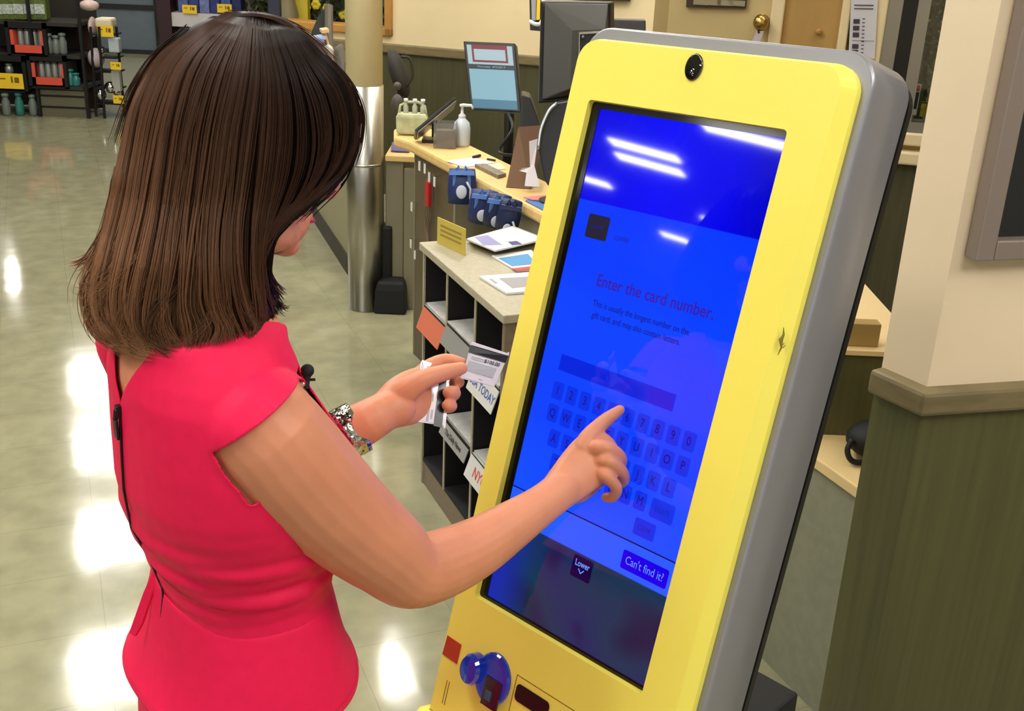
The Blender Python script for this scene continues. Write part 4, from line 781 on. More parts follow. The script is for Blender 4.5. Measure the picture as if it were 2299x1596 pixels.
# legs and feet (below the frame)
hipc = T[0][0]
for s_ in (-1, 1):
    a = hipc+RT*.085*s_+UP*.02; k_ = np.array([*(hipc+RT*.08*s_+FW*.015)[:2], .50]); an = np.array([*(hipc+RT*.075*s_-FW*.01)[:2], .13])
    s = spline([[*a, .082], [*(a*.5+k_*.5), .070], [*k_, .052], [*((k_*.55+an*.45)-FW*.01), .050], [*an, .034]], 5); body.tube([q[:3] for q in s], [q[3] for q in s], 20, dome=True)
    body.tube([an-UP*.03-FW*.01, an+FW*.08-UP*.07, an+FW*.15-UP*.10], [.032, .030, .024], 16, dome=True)
feetc = np.array([hipc[0], hipc[1], 0])
woman = thing('person', feetc, 'dark haired woman in a pink dress touching the kiosk screen, cards in left hand', 'person')
def fuse(mb, name, mats, voxel, smooth_it, parent):
    o = obj(name, mb, mats, None); r = o.modifiers.new('r', 'REMESH'); r.mode = 'VOXEL'; r.voxel_size = voxel; r.use_smooth_shade = True
    s = o.modifiers.new('s', 'SMOOTH'); s.iterations = smooth_it; s.factor = .5
    dg = bpy.context.evaluated_depsgraph_get(); me = bpy.data.meshes.new_from_object(o.evaluated_get(dg)); o.modifiers.clear(); o.data = me
    for p in me.polygons: p.use_smooth = True
    setp(o, parent); return o
bod = fuse(body, 'body', skin, .0021, 2, woman)
# lips, closed eyes and nails
lipm = mat('lipstick', (196, 40, 92), .3, spec=.6)
m = MB(); m.sphere(hp_(.0890, 0, -.0675), (.0085, .016, .0052), 14, AX); m.sphere(hp_(.0850, 0, -.0765), (.0082, .014, .0056), 14, AX); obj('lips', m, lipm, woman, smooth=True)
lash = mat('eyelash', (25, 16, 14), .6)
for s_ in (-1, 1):
    m = MB(); m.tube(spline([hp_(.088, .018*s_, .000), hp_(.0935, .03*s_, -.005), hp_(.085, .043*s_, -.002)], 5), .0012, 6); obj('eyelid_line', m, lash, woman)
    m = MB(); m.tube(spline([hp_(.096, .012*s_, .022), hp_(.094, .03*s_, .028), hp_(.082, .046*s_, .022)], 5), .0024, 6); obj('eyebrow', m, lash, woman)
# ------------------------------------------------------------------ dress
pink = mat('crimson_crepe', (236, 24, 80), .62, spec=.25, noise=.03, scale=60, sss=0)
import mathutils
dress = MB(); O = .0045
dress.rings([ring(t[0], t[1], t[2], O) for t in T[4:]]+[ring(c, w, d, O, pw=2.1) for c, w, d in SH[:4]]+[ring(SH[4][0], SH[4][1], SH[4][2], O, pw=2.1)])
# cap sleeves follow the first part of each arm
def stub(rows, grow):
    s = spline([[*P(x, y, D), hw*D/F+grow] for x, y, D, hw in rows], 5); dress.tube([q[:3] for q in s], [q[3] for q in s], 24, dome=False)
stub([(500, 915, 1.17, 95), (520, 925, 1.16, 105), (578, 955, 1.125, 128), (645, 1020, 1.14, 141)], .0055)
s = spline([[*(lsh+RT*.03), .050], [*(lsh+RT*.01), .050], [*((lsh*.6+le*.4)), .046]], 5); dress.tube([q[:3] for q in s], [q[3]+.005 for q in s], 22)
dr = fuse(dress, 'dress', pink, .003, 5, None)
bm = bmesh.new(); bm.from_mesh(dr.data)
def interp_T(z):
    zs_ = [t[0][2] for t in T]; f = lambda g: np.interp(z, zs_, [g(t) for t in T])
    return np.array([f(lambda t: t[0][0]), f(lambda t: t[0][1]), z]), f(lambda t: t[1]), f(lambda t: t[2])
# cut armholes and neckline with planes restricted to their region
def cut(p0, n_, sel):
    geom = [f for f in bm.faces if sel(np.array(f.calc_center_median()))]
    gv = {v for f in geom for v in f.verts}; ge = {e for f in geom for e in f.edges}
    r = bmesh.ops.bisect_plane(bm, geom=list(gv)+list(ge)+geom, plane_co=Vector(p0), plane_no=Vector(n_), dist=1e-6)
    kill = [f for f in bm.faces if sel(np.array(f.calc_center_median())) and (np.array(f.calc_center_median())-p0)@n_ > 1e-6]
    bmesh.ops.delete(bm, geom=kill, context='FACES')
# right armhole plane through three read-off points
pA, pB = P(424, 1013, 1.13), P(655, 868, 1.11)
arm0, arm1 = P(520, 925, 1.16), P(712, 1090, 1.17)
armd = nrm(P(690, 1075, 1.16)-P(560, 930, 1.13)); ee = nrm(pB-pA); nrmA = nrm(armd-ee*(armd@ee))
ctr0 = SH[0][0]
def near_arm(c):
    t_ = (c-arm0)@armd
    if not (0 < t_ < .26) or np.linalg.norm(c-(arm0+armd*t_)) > .16: return False
    if t_ < .10 and np.linalg.norm(c-(arm0+armd*t_)) < .082 and (c-ctr0)@RT > .07: return True
    cc_, w_, d_ = interp_T(min(c[2], T[-1][0][2])); q = c-cc_; return (abs(q@RT)/(w_+.007))**2.25+(abs(q@FW)/(d_+.007))**2.25 > 1.0 and q@RT > 0
cut(pA*.5+pB*.5, nrmA, lambda c: near_arm(c))
ld_ = nrm(le-lsh)
cut(lsh+ld_*.045+RT*0, ld_, lambda c: np.linalg.norm(c-(lsh+ld_*max(0, (c-lsh)@ld_))) < .066 and (c-lsh)@(-RT) > -.035)
# back neckline V and front neckline: remove everything above a line that rises from the V point to the shoulders
vp = PL(283, 905, T[-2][0]-FW*T[-2][2], FW); zv = vp[2]
ctr0 = SH[0][0]
def uvw(c): q = c-ctr0; return q@RT, q@FW, c[2]
sl_ = 1.35
for sg in (-1, 1):
    n_ = nrm(UP-RT*sg*sl_); p0 = np.array([*(ctr0-FW*.1)[:2], zv]); cut(p0, n_, lambda c: uvw(c)[1] < .015 and uvw(c)[0]*sg > -.0005 and c[2] > zv-.03 and abs(uvw(c)[0]) < .13)
for sg in (-1, 1):
    n_ = nrm(UP-RT*sg*.9); p0 = np.array([*(ctr0+FW*.1)[:2], ctr0[2]-.02]); cut(p0, n_, lambda c: uvw(c)[1] >= .015 and uvw(c)[0]*sg > -.0005 and c[2] > ctr0[2]-.05 and abs(uvw(c)[0]) < .13)
# keep only the largest connected shell
bm.faces.ensure_lookup_table(); seen = set(); best = []
for f in bm.faces:
    if f in seen: continue
    st = [f]; comp = []; seen.add(f)
    while st:
        g = st.pop(); comp.append(g)
        for e in g.edges:
            for h in e.link_faces:
                if h not in seen: seen.add(h); st.append(h)
    if len(comp) > len(best): best = comp
bs = set(best); bmesh.ops.delete(bm, geom=[f for f in bm.faces if f not in bs], context='FACES')
# folds at the waist and tension lines toward the underarm
zw = T[5][0][2]; ua = P(512, 1078, 1.2)
for v in bm.verts:
    c = np.array(v.co); a, b, z = uvw(c); k = math.exp(-((z-zw-.055)/.05)**2)*(1 if b < .05 else .5)
    w = k*.0036*math.sin((z-zw)*150+a*16+b*9)+.0016*k*math.sin((z-zw)*300-a*30)
    r_ = np.linalg.norm(c-ua); w += .0026*math.exp(-(r_/.09)**2)*math.sin(r_*110+a*20)*(1 if b < 0 else .4)
    v.co = Vector(c+nrm(np.array([*(c-ctr0)[:2], 0]))*w)
bm.to_mesh(dr.data); bm.free()
so = dr.modifiers.new('t', 'SOLIDIFY'); so.thickness = .0022; so.offset = 1; sm_ = dr.modifiers.new('s', 'SMOOTH'); sm_.iterations = 2
setp(dr, woman)
# peplum and pencil skirt
def flare(levels, n=64, ph=0, amp=.0):
    rs = []
    for c, w, d, wv in levels:
        r = []
        for i, a in enumerate(np.linspace(0, 2*math.pi, n, endpoint=False)):
            ca, sa = math.cos(a), math.sin(a); k = (abs(ca)**2.15+abs(sa)**2.15)**(-1/2.15); q = 1+wv*math.sin(a*5+ph)
            r.append(c+RT*w*ca*k*q+FW*d*sa*k*q)
        rs.append(r)
    return rs
zwa = 1.122; c_, w_, d__ = interp_T(zwa); zh = Z(560, 1545, 0); zhem = .990
cb = interp_T(zhem)
m = MB(); L_ = []
for k in np.linspace(0, 1, 10):
    z = zwa+(zhem-zwa)*k; c, w, d = interp_T(z); L_.append((c, w+.0075+.012*k**1.5, d+.007+.008*k**1.5+.012*k**4, .012*k))
rs = flare(L_); rs = [[p+UP*.016*(kk/9)*math.cos(2*math.pi*i/64*1.0) for i, p in enumerate(r)] for kk, r in enumerate(rs)]; m.rings(rs, cap=False)
pep = obj('peplum', m, pink, dr, smooth=True); so = pep.modifiers.new('t', 'SOLIDIFY'); so.thickness = .003; so.offset = 0; ss = pep.modifiers.new('u', 'SUBSURF'); ss.levels = 1; ss.render_levels = 1
m = MB()                                                                    # stitched hem and waist seam
seam = mat('seam_thread', (196, 16, 58), .7)  # thread a little darker than the dress
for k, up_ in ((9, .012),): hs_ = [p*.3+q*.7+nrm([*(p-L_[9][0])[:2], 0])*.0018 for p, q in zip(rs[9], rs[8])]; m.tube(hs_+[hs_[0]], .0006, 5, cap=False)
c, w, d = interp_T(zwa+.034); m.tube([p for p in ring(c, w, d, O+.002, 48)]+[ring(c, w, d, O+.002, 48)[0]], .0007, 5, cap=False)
obj('seam', m, seam, dr)
# loose back flap of the peplum (seen sticking out at the left)
fl0 = interp_T(zwa-.005); bk0 = fl0[0]-FW*(fl0[2]+.004)-RT*.035
fD = (R.T@(bk0-CAM))[2]; m = MB(); m.prism([P(x, y, fD) for x, y in ((354, 1258), (352, 1300), (318, 1400), (302, 1428), (290, 1420), (322, 1330))], FW*.003); obj('flap', m, pink, dr)
m = MB(); L2 = []
hz = [t for t in T]
for z in np.linspace(zwa-.012, T[0][0][2], 8): c, w, d = interp_T(z); L2.append((c, w+.004, d+.004, 0))
c, w, d = T[0]; c = T[0][0]
for k in np.linspace(.15, 1, 6): L2.append((np.array([c[0], c[1], c[2]*(1-k)+.52*k]), .154*(1-k)+.135*k, T[0][2]*(1-k)+.105*k, 0))
m.rings(flare(L2), cap=False); sk = obj('skirt', m, pink, dr, smooth=True); so = sk.modifiers.new('t', 'SOLIDIFY'); so.thickness = .002
# zip down the back
zm = mat('black_zip', (18, 12, 14), .35)
m = MB(); pts = []
for z in np.linspace(zv-.004, T[4][0][2], 22):
    c, w, d = interp_T(z); pts.append(c-FW*(d+O+.0035))
m.tube(pts, .0016, 6); m.box(pts[0]-UP*.002, (.004, .004, .006), [RT, FW, UP]); m.tube([pts[0]-FW*.003, pts[0]-FW*.005-UP*.012], .0028, 8); m.box(pts[0]-FW*.005-UP*.022, (.0055, .0015, .011), [RT, FW, UP])
zp = obj('zip', m, zm, dr, bevel=.0008); zp['label'] = 'black back zip with a flat puller'
m = MB()
for z in np.linspace(T[4][0][2], T[0][0][2]-.05, 14):
    c, w, d = interp_T(z)
m.tube([interp_T(z)[0]-FW*(interp_T(z)[2]+.0045)+RT*.012 for z in np.linspace(zwa-.01, T[0][0][2]+.01, 10)], .0009, 5); obj('back_seam', m, seam, dr)
# shoes
for s_ in (-1, 1):
    an = np.array([*(hipc+RT*.075*s_-FW*.01)[:2], .13]); m = MB()
    m.tube(spline([an-UP*.045-FW*.028, an-UP*.062+FW*.03, an-UP*.095+FW*.09, an-UP*.108+FW*.165], 5), list(np.linspace(.034, .028, 16)), 18, flat=[.8]*16, axis=RT, dome=True)
    m.tube([an-FW*.04-UP*.06, [*(an-FW*.035)[:2], 0.001]], [.014, .006], 10); m.box(an+FW*.12-UP*.126, (.06, .03, .003), [FW, RT, UP])
    obj('shoe', m, mat('nude_shoe_%d' % s_, (196, 150, 120), .3), woman, smooth=True)
# ------------------------------------------------------------------ hammered silver cuff
ham = mat('hammered_silver', (205, 203, 198), .12, metal=1, bump=.55, bscale=75)
ca_ = P(757, 985, 1.395); cb_ = P(815, 952, 1.405); cd_ = nrm(cb_-ca_); m = MB()
x_ = nrm(P(800, 1000, 1.40)-P(770, 905, 1.40)); x_ = nrm(x_-cd_*(x_@cd_)); y_ = np.cross(cd_, x_); rs = []
for k, (t_, r_) in enumerate(((0, .0325), (0, .0345), (.25, .035), (.5, .0345), (.75, .0342), (1.0, .034), (1.0, .032))):
    c = P(766, 980, 1.397)*(1-t_)+P(806, 957, 1.403)*t_; rs.append([c+x_*r_*math.cos(a)*1.0+y_*r_*.86*math.sin(a) for a in np.linspace(0, 2*math.pi, 40, endpoint=False)])
m.rings(rs, cap=False); br = obj('bracelet', m, ham, woman, smooth=True); so = br.modifiers.new('t', 'SOLIDIFY'); so.thickness = .0015; br['label'] = 'wide hammered silver cuff on the left wrist'
# ------------------------------------------------------------------ lapel microphone
mc = P(690, 832, 1.19); t = thing('lapel_microphone', P(692, 866, 1.19), 'small black foam topped microphone clipped to the dress front', 'microphone')
m = MB(); m.sphere(mc, 15.5*1.19/F, 16); obj('foam_ball', m, blackm, t, smooth=True)
m = MB(); m.tube([P(690, 845, 1.19), P(689, 858, 1.19), P(688, 872, 1.19)], [.004, .003, .003], 8); m.tube([P(668, 856, 1.19), P(690, 853, 1.188), P(708, 852, 1.19)], .0016, 6); m.tube([P(674, 866, 1.19), P(672, 858, 1.19), P(682, 853, 1.19)], .0012, 6); obj('clip', m, black, t)
m = MB(); m.sphere(P(680, 862, 1.188), .0035, 10); obj('silver_bead', m, mat('bright_metal', (230, 230, 230), .2, metal=1), t, smooth=True)
# ------------------------------------------------------------------ the two gift cards
cardm = mat('card_white', (222, 218, 228), .3, coat=.5); stripe = mat('magnetic_stripe', (22, 18, 34), .25); cgrey = mat('card_grey', (175, 176, 185), .5)
def card(name, q, label, deco):
    q = [np.asarray(p) for p in q]; n_ = nrm(np.cross(q[1]-q[0], q[3]-q[0])); n_ = n_ if n_@(CAM-q[0]) > 0 else -n_
    t = thing(name, sum(q)/4, label, 'card')
    g = lambda u, v, o=.0006: (q[0]*(1-u)+q[1]*u)*(1-v)+(q[3]*(1-u)+q[2]*u)*v+n_*o
    m = MB(); pts = []
    for (u, v, s1, s2) in ((0, 0, 1, 1), (1, 0, -1, 1), (1, 1, -1, -1), (0, 1, 1, -1)):
        o_ = [(.05*s1*(1-math.cos(a)), .04*s2*(1-math.sin(a))) for a in np.linspace(0, math.pi/2, 4)]
        o_ = o_ if (s1*s2 < 0) else o_[::-1]
        pts += [g(u+a, v+b, 0) for a, b in o_]
    m.prism(pts, -n_*.0008); obj('card_body', m, cardm, t)
    for nm, mm, rects in deco:
        m = MB()
        for u0, v0, u1, v1 in rects: m.prism([g(u0, v0), g(u1, v0), g(u1, v1), g(u0, v1)], n_*.0001)
        obj(nm, m, mm, t)
    return t, g, n_
t, g, n_ = card('gift_card', [P(947, 807, 1.462), P(1012, 824, 1.480), P(1000, 962, 1.456), P(919, 944, 1.436)], 'white card with a bar code, lower one of the two held in her left hand',
     [('magnetic_stripe', stripe, [(.66, .0, .90, 1.0)]), ('bar_code', cgrey, [(.10+.025*0, .55+.02*k*1.0, .28, .555+.02*k+.006) for k in range(18)]), ('print', cgrey, [(.42, .25, .45, .45), (.5, .5, .56, .62), (.45, .75, .5, .95), (.55, .75, .6, .9), (.2, .08, .3, .1)])])
t, g, n_ = card('gift_card', [P(1059, 766, 1.474), P(1145, 791, 1.492), P(1108, 871, 1.482), P(1033, 849, 1.462)], 'white card with handwritten amount, upper one held between thumb and finger',
     [('magnetic_stripe', stripe, [(.0, .10, 1.0, .30)]), ('signature_panel', cgrey, [(.08, .50, .86, .76)]), ('print', cgrey, [(.12, .37, .5, .39), (.12, .42, .55, .44), (.5, .88, .62, .9)])])
vs, fs = text('$100.00', 1.0, (0, 0), 'CENTER', 1, 0, .015); vv = np.array(vs); vv[:, 0] = vv[:, 0]/np.ptp(vv[:, 0])*.42+.68; vv[:, 1] = -vv[:, 1]/np.ptp(vv[:, 1])*.11+.40
m = MB(); m.add([g(a, b+.0*(a-.6), .0009) for a, b, _ in vv], fs); obj('handwriting', m, ink, t, flip=False)
# ------------------------------------------------------------------ hair
rows = np.array([(28, 500, 585), (34, 478, 615), (42, 455, 640), (55, 432, 660), (70, 410, 680), (90, 388, 706), (115, 362, 735), (145, 342, 760), (180, 322, 784), (220, 300, 798), (260, 286, 805), (300, 276, 806), (340, 265, 800), (380, 252, 785), (405, 243, 766), (420, 241, 728), (445, 237, 698), (470, 232, 672), (490, 230, 655), (505, 227, 632), (520, 225, 598), (535, 222, 590), (560, 214, 598), (600, 204, 606), (640, 196, 612), (680, 196, 612), (710, 202, 600), (740, 218, 585), (770, 245, 560)], float)
def xl(y): return np.interp(y, rows[:, 0], rows[:, 1])
def xr(y): return np.interp(y, rows[:, 0], rows[:, 2])
def d0(y): return np.interp(y, [30, 150, 300, 450, 600, 780], [1.115, 1.135, 1.165, 1.19, 1.175, 1.165])
def bulge(y): return np.interp(y, [22, 32, 45, 60, 80, 105, 135, 170, 210, 260, 450, 600, 700, 780], [.012, .034, .050, .062, .074, .085, .094, .101, .106, .110, .117, .106, .088, .075])
def xd(y): return max(xr(y), np.interp(y, [400, 470, 530, 600, 680, 720], [770, 735, 695, 655, 625, 605]) if y > 395 else 0)
def hair_pt(x, y, side, lift=0.0):
    a, b = xl(y), xd(y); u = np.clip((x-(a+b)/2)/((b-a)/2+1e-6), -.999, .999)
    k = math.sqrt(max(1-abs(u)**2.3, 0)); D = d0(y)+side*(bulge(y)*k+lift)
    return P(x, y, D)
G = [[(655, 82), (725, 122), (778, 180), (803, 250), (803, 310), (785, 365), (757, 400), (714, 434), (684, 458)],
     [(645, 80), (705, 140), (750, 205), (770, 280), (762, 350), (735, 400), (700, 440), (660, 478), (622, 506)],
     [(635, 78), (680, 150), (715, 230), (728, 310), (715, 385), (678, 445), (632, 492), (592, 528), (582, 580)],
     [(622, 74), (655, 170), (672, 270), (668, 370), (638, 455), (594, 530), (588, 610), (604, 670), (626, 698)],
     [(612, 72), (632, 180), (640, 290), (626, 400), (602, 490), (586, 590), (594, 670), (600, 720), (590, 752)],
     [(600, 68), (600, 180), (595, 300), (582, 410), (568, 510), (566, 610), (580, 690), (588, 730), (580, 758)],
     [(588, 62), (560, 170), (540, 290), (525, 410), (512, 520), (515, 620), (530, 690), (548, 730), (560, 752)],
     [(575, 56), (515, 160), (485, 280), (468, 400), (455, 510), (452, 600), (455, 680), (478, 740), (462, 778)],
     [(560, 50), (470, 140), (430, 260), (410, 380), (395, 490), (385, 590), (375, 680), (372, 730), (392, 775)],
     [(548, 46), (430, 130), (385, 245), (362, 370), (345, 480), (325, 580), (308, 670), (312, 730), (340, 782)],
     [(535, 42), (400, 120), (345, 235), (318, 360), (300, 470), (275, 570), (256, 660), (262, 725), (292, 778)],
     [(520, 38), (378, 112), (312, 222), (285, 345), (266, 455), (240, 560), (222, 650), (230, 715), (268, 768)],
     [(505, 34), (362, 120), (300, 222), (272, 335), (250, 440), (228, 540), (204, 630), (206, 700), (240, 758)]]
for g_, s0_ in zip(G, [(662, 58), (643, 46), (626, 39), (608, 34), (596, 32), (584, 30), (571, 29), (560, 28.5), (548, 28.5), (538, 28.5), (528, 28.5), (518, 29), (506, 30)]): g_[0] = s0_
G = np.array([spline(g, 4) for g in G], float)                                # guides x points x 2
npt = G.shape[1]
vs_, fs_, cols = [], [], []
HR = np.random.default_rng(3)
def strand(pix, side, lift, r0, col0, col1, nseg=3, tipr=.25, jit=.0):
    base = len(vs_); pts = []
    for q_, (x, y) in enumerate(pix): pts.append(hair_pt(x, y, side, lift*min(1, .1+3*q_/len(pix))))
    pts = np.array(pts); n = len(pts); tdir = np.gradient(pts, axis=0); tdir /= np.linalg.norm(tdir, axis=1)[:, None]+1e-9
    view = pts-CAM; view /= np.linalg.norm(view, axis=1)[:, None]; A = np.cross(tdir, view); A /= np.linalg.norm(A, axis=1)[:, None]+1e-9; B = np.cross(tdir, A)
    for i in range(n):
        t_ = i/(n-1); r = r0*(1-(1-tipr)*max(0, t_-.6)/.4); c = col0*(1-t_)+col1*t_
        for k in range(nseg):
            an = 2*math.pi*k/nseg+.5; vs_.append(pts[i]+A[i]*r*math.cos(an)+B[i]*r*math.sin(an)); cols.append(c)
    for i in range(n-1):
        for k in range(nseg):
            j = (k+1) % nseg; fs_.append((base+i*nseg+k, base+i*nseg+j, base+(i+1)*nseg+j, base+(i+1)*nseg+k))
DK, MD, LT = np.array(lin((20, 11, 9))), np.array(lin((60, 37, 27))), np.array(lin((150, 106, 72)))  # dark end also paints in shade, light end highlight and dyed tips
NG = len(G)-1
def mk(g, side, lift, r0, wob=3.0):
    i = min(int(g), NG-1); f = g-i; pix = (G[i]*(1-f)+G[i+1]*f).copy()
    ph, fr_ = HR.random()*6.3, 1+HR.random()*2; t_ = np.linspace(0, 1, npt)
    pix[:, 0] += wob*np.sin(t_*fr_*4+ph)*t_*2.2+t_**3*11*math.sin(g*5.1)+t_**2*6*math.sin(g*11.7+1); pix[:, 1] += HR.normal()*9*t_+t_**3*12*math.sin(g*7.3)+HR.normal()*1.0
    cut_ = npt if HR.random() < .6 else int(npt*(.82+.18*HR.random())); st = 0 if HR.random() < .7 else int(npt*.2*HR.random())
    shade = g/NG; shade = max(0, min(1, (g-4.6)/6.6)); a_ = DK*(1-shade*.75)+MD*shade*.75; b__ = DK*(1-shade)+LT*shade  # front-right strands darkened as painted shade; back ends lighter, highlight plus dye
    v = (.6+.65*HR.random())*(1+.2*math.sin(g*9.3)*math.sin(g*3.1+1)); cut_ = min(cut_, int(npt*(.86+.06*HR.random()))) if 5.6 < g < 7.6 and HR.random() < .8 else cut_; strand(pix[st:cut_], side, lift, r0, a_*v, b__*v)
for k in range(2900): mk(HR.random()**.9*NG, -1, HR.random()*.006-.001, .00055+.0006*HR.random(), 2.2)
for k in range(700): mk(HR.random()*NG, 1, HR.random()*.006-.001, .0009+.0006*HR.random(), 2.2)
# locks: bunches of strands that swing together, and flyaway ends
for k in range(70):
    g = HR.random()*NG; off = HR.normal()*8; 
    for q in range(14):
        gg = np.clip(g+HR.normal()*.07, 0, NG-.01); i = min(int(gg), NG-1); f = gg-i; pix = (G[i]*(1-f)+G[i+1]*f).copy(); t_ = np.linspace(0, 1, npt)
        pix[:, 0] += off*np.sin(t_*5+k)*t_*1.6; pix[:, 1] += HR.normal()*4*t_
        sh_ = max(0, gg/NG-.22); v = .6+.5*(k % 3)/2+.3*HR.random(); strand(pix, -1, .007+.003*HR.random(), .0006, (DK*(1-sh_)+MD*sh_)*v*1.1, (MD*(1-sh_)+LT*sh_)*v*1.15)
flk = [[(258, 440), (240, 500), (222, 545), (200, 575), (178, 588), (162, 592)], [(250, 470), (232, 525), (212, 560), (190, 590), (172, 600)], [(240, 560), (214, 620), (198, 680), (208, 730), (238, 764), (286, 778)],
       [(598, 600), (612, 630), (626, 650), (636, 660)], [(600, 640), (616, 672), (634, 690), (642, 690)], [(596, 690), (608, 730), (600, 752), (585, 764)], [(470, 640), (478, 700), (476, 745), (458, 778), (430, 788)], [(440, 640), (440, 720), (455, 760), (440, 782), (412, 784)],
       [(360, 660), (352, 720), (362, 765), (382, 792)], [(335, 660), (330, 720), (338, 770), (352, 788)], [(300, 680), (296, 730), (304, 770), (320, 788)], [(735, 130), (785, 185), (812, 250), (808, 320), (792, 370)], [(420, 60), (352, 120), (298, 210), (262, 320)], [(712, 430), (694, 448), (676, 466), (650, 488)], [(764, 390), (742, 418), (716, 438), (704, 450)], [(520, 30), (600, 36), (680, 70), (750, 130)], [(640, 500), (605, 522), (575, 530)], [(262, 380), (246, 460), (224, 540), (198, 610)]]
curls = [[(330, 520), (285, 600), (228, 665), (208, 722), (246, 768), (292, 780)], [(372, 540), (330, 620), (282, 685), (268, 742), (304, 776), (340, 786)], [(300, 470), (250, 560), (206, 625), (190, 672), (203, 728), (236, 756)],
         [(420, 560), (398, 640), (350, 700), (336, 748), (362, 780), (392, 788)], [(285, 430), (246, 520), (214, 585), (192, 640), (196, 690)], [(480, 560), (492, 640), (476, 700), (440, 745), (412, 776)], [(520, 600), (540, 660), (560, 705), (588, 735)], [(350, 480), (300, 570), (240, 630), (200, 652), (186, 648)]]
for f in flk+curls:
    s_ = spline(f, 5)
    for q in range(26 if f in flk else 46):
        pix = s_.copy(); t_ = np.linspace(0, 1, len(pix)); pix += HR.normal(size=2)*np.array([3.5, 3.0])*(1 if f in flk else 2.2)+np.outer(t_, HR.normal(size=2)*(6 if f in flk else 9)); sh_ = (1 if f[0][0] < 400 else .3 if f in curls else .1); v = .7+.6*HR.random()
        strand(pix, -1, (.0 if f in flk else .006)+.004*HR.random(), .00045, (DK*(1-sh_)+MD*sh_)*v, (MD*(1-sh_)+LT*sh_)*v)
# inner volume under the strands
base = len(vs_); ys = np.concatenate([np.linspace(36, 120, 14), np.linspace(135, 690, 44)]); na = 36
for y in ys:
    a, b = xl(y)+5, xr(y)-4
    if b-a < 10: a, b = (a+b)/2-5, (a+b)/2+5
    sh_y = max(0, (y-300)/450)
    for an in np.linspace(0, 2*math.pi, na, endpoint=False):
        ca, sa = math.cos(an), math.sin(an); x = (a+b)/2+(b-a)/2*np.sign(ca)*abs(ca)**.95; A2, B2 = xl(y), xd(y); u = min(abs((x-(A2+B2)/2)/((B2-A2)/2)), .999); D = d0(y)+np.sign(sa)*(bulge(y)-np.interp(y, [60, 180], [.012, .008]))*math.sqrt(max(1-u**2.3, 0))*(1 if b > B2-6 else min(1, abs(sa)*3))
        vs_.append(P(x, y, D)); w_ = max(0, -ca)*sh_y; cols.append(DK*(1-w_*.5)+MD*w_*.5)  # inner volume follows the same painted front-to-back shade
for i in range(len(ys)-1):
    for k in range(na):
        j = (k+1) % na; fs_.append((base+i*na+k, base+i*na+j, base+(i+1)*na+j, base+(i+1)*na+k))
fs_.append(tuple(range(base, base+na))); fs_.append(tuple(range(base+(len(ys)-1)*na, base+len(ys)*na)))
hm = bpy.data.meshes.new('hair'); hm.from_pydata([tuple(v) for v in vs_], [], fs_); hm.update()
ca2 = hm.color_attributes.new('tint', 'FLOAT_COLOR', 'POINT'); buf = np.ones((len(vs_), 4), dtype=np.float32); buf[:, :3] = np.array(cols); ca2.data.foreach_set('color', buf.ravel())
hm.polygons.foreach_set('use_smooth', [True]*len(hm.polygons))
hmat = mat('brown_hair', (60, 38, 28), .45, spec=.16); nt = hmat.node_tree; at = nt.nodes.new('ShaderNodeVertexColor'); at.layer_name = 'tint'; nt.links.new(at.outputs['Color'], nt.nodes['Principled BSDF'].inputs['Base Color'])
hm.materials.append(hmat); hair = link(bpy.data.objects.new('hair', hm)); PM[hair.name] = Matrix.Identity(4); setp(hair, woman)
# ------------------------------------------------------------------ far shop displays
def far(x, y, Y):                                       # pixel on the vertical plane at distance Y
    return PL(x, y, [0, Y, 0], [0, 1, 0])
def fbox(mb, x0, y0, x1, y1, Y, t):
    a, b = far(x0, y1, Y), far(x1, y0, Y); mb.bb((a[0], Y, min(a[2], b[2])), (b[0], Y+t, max(a[2], b[2])))
shm = mat('dark_shelf', (46, 42, 36), .6); kick = mat('olive_kick', (100, 96, 72), .5)
YS = Z(100, 262, 0)[1]
a = far(-60, 262, YS); b = far(192, 262, YS)
sh = thing('shelving_unit', ((a[0]+b[0])/2, YS+.3, 0), 'dark grocery shelving unit at the far left of the floor', 'shelving')
m = MB(); m.bb((a[0], YS+.45, 0.02), (b[0], YS+.5, 2.2)); obj('back_panel', m, shm, sh)
zsh = [far(100, y, YS)[2] for y in (192, 122, 50)]
for z in zsh:
    m = MB(); m.bb((a[0], YS, z-.03), (b[0], YS+.45, z)); obj('shelf', m, shm, sh)
m = MB(); p = far(85, 240, YS)[0]; m.bb((p, YS+.02, 0), (b[0], YS+.06, zsh[0]-.04)); m.mi = 1
for yy in (215, 240): zz = far(100, yy, YS)[2]; m.bb((p, YS+.015, zz-.008), (b[0], YS+.022, zz+.008))
obj('kick_plate', m, [kick, blackm], sh)
for x in (-55, 78, 188):
    m = MB(); g = far(x, 150, YS)[0]; m.bb((g-.012, YS-.01, 0), (g+.012, YS+.02, 1.9)); obj('post', m, blackm, sh)
orange = mat('orange_card', (222, 84, 60), .5); silv = mat('silver_can', (170, 175, 172), .3, metal=.5); greenp = mat('green_pack', (92, 108, 50), .5, noise=.3, scale=60); teal = mat('teal_glass', (60, 140, 135), .15, trans=.3)
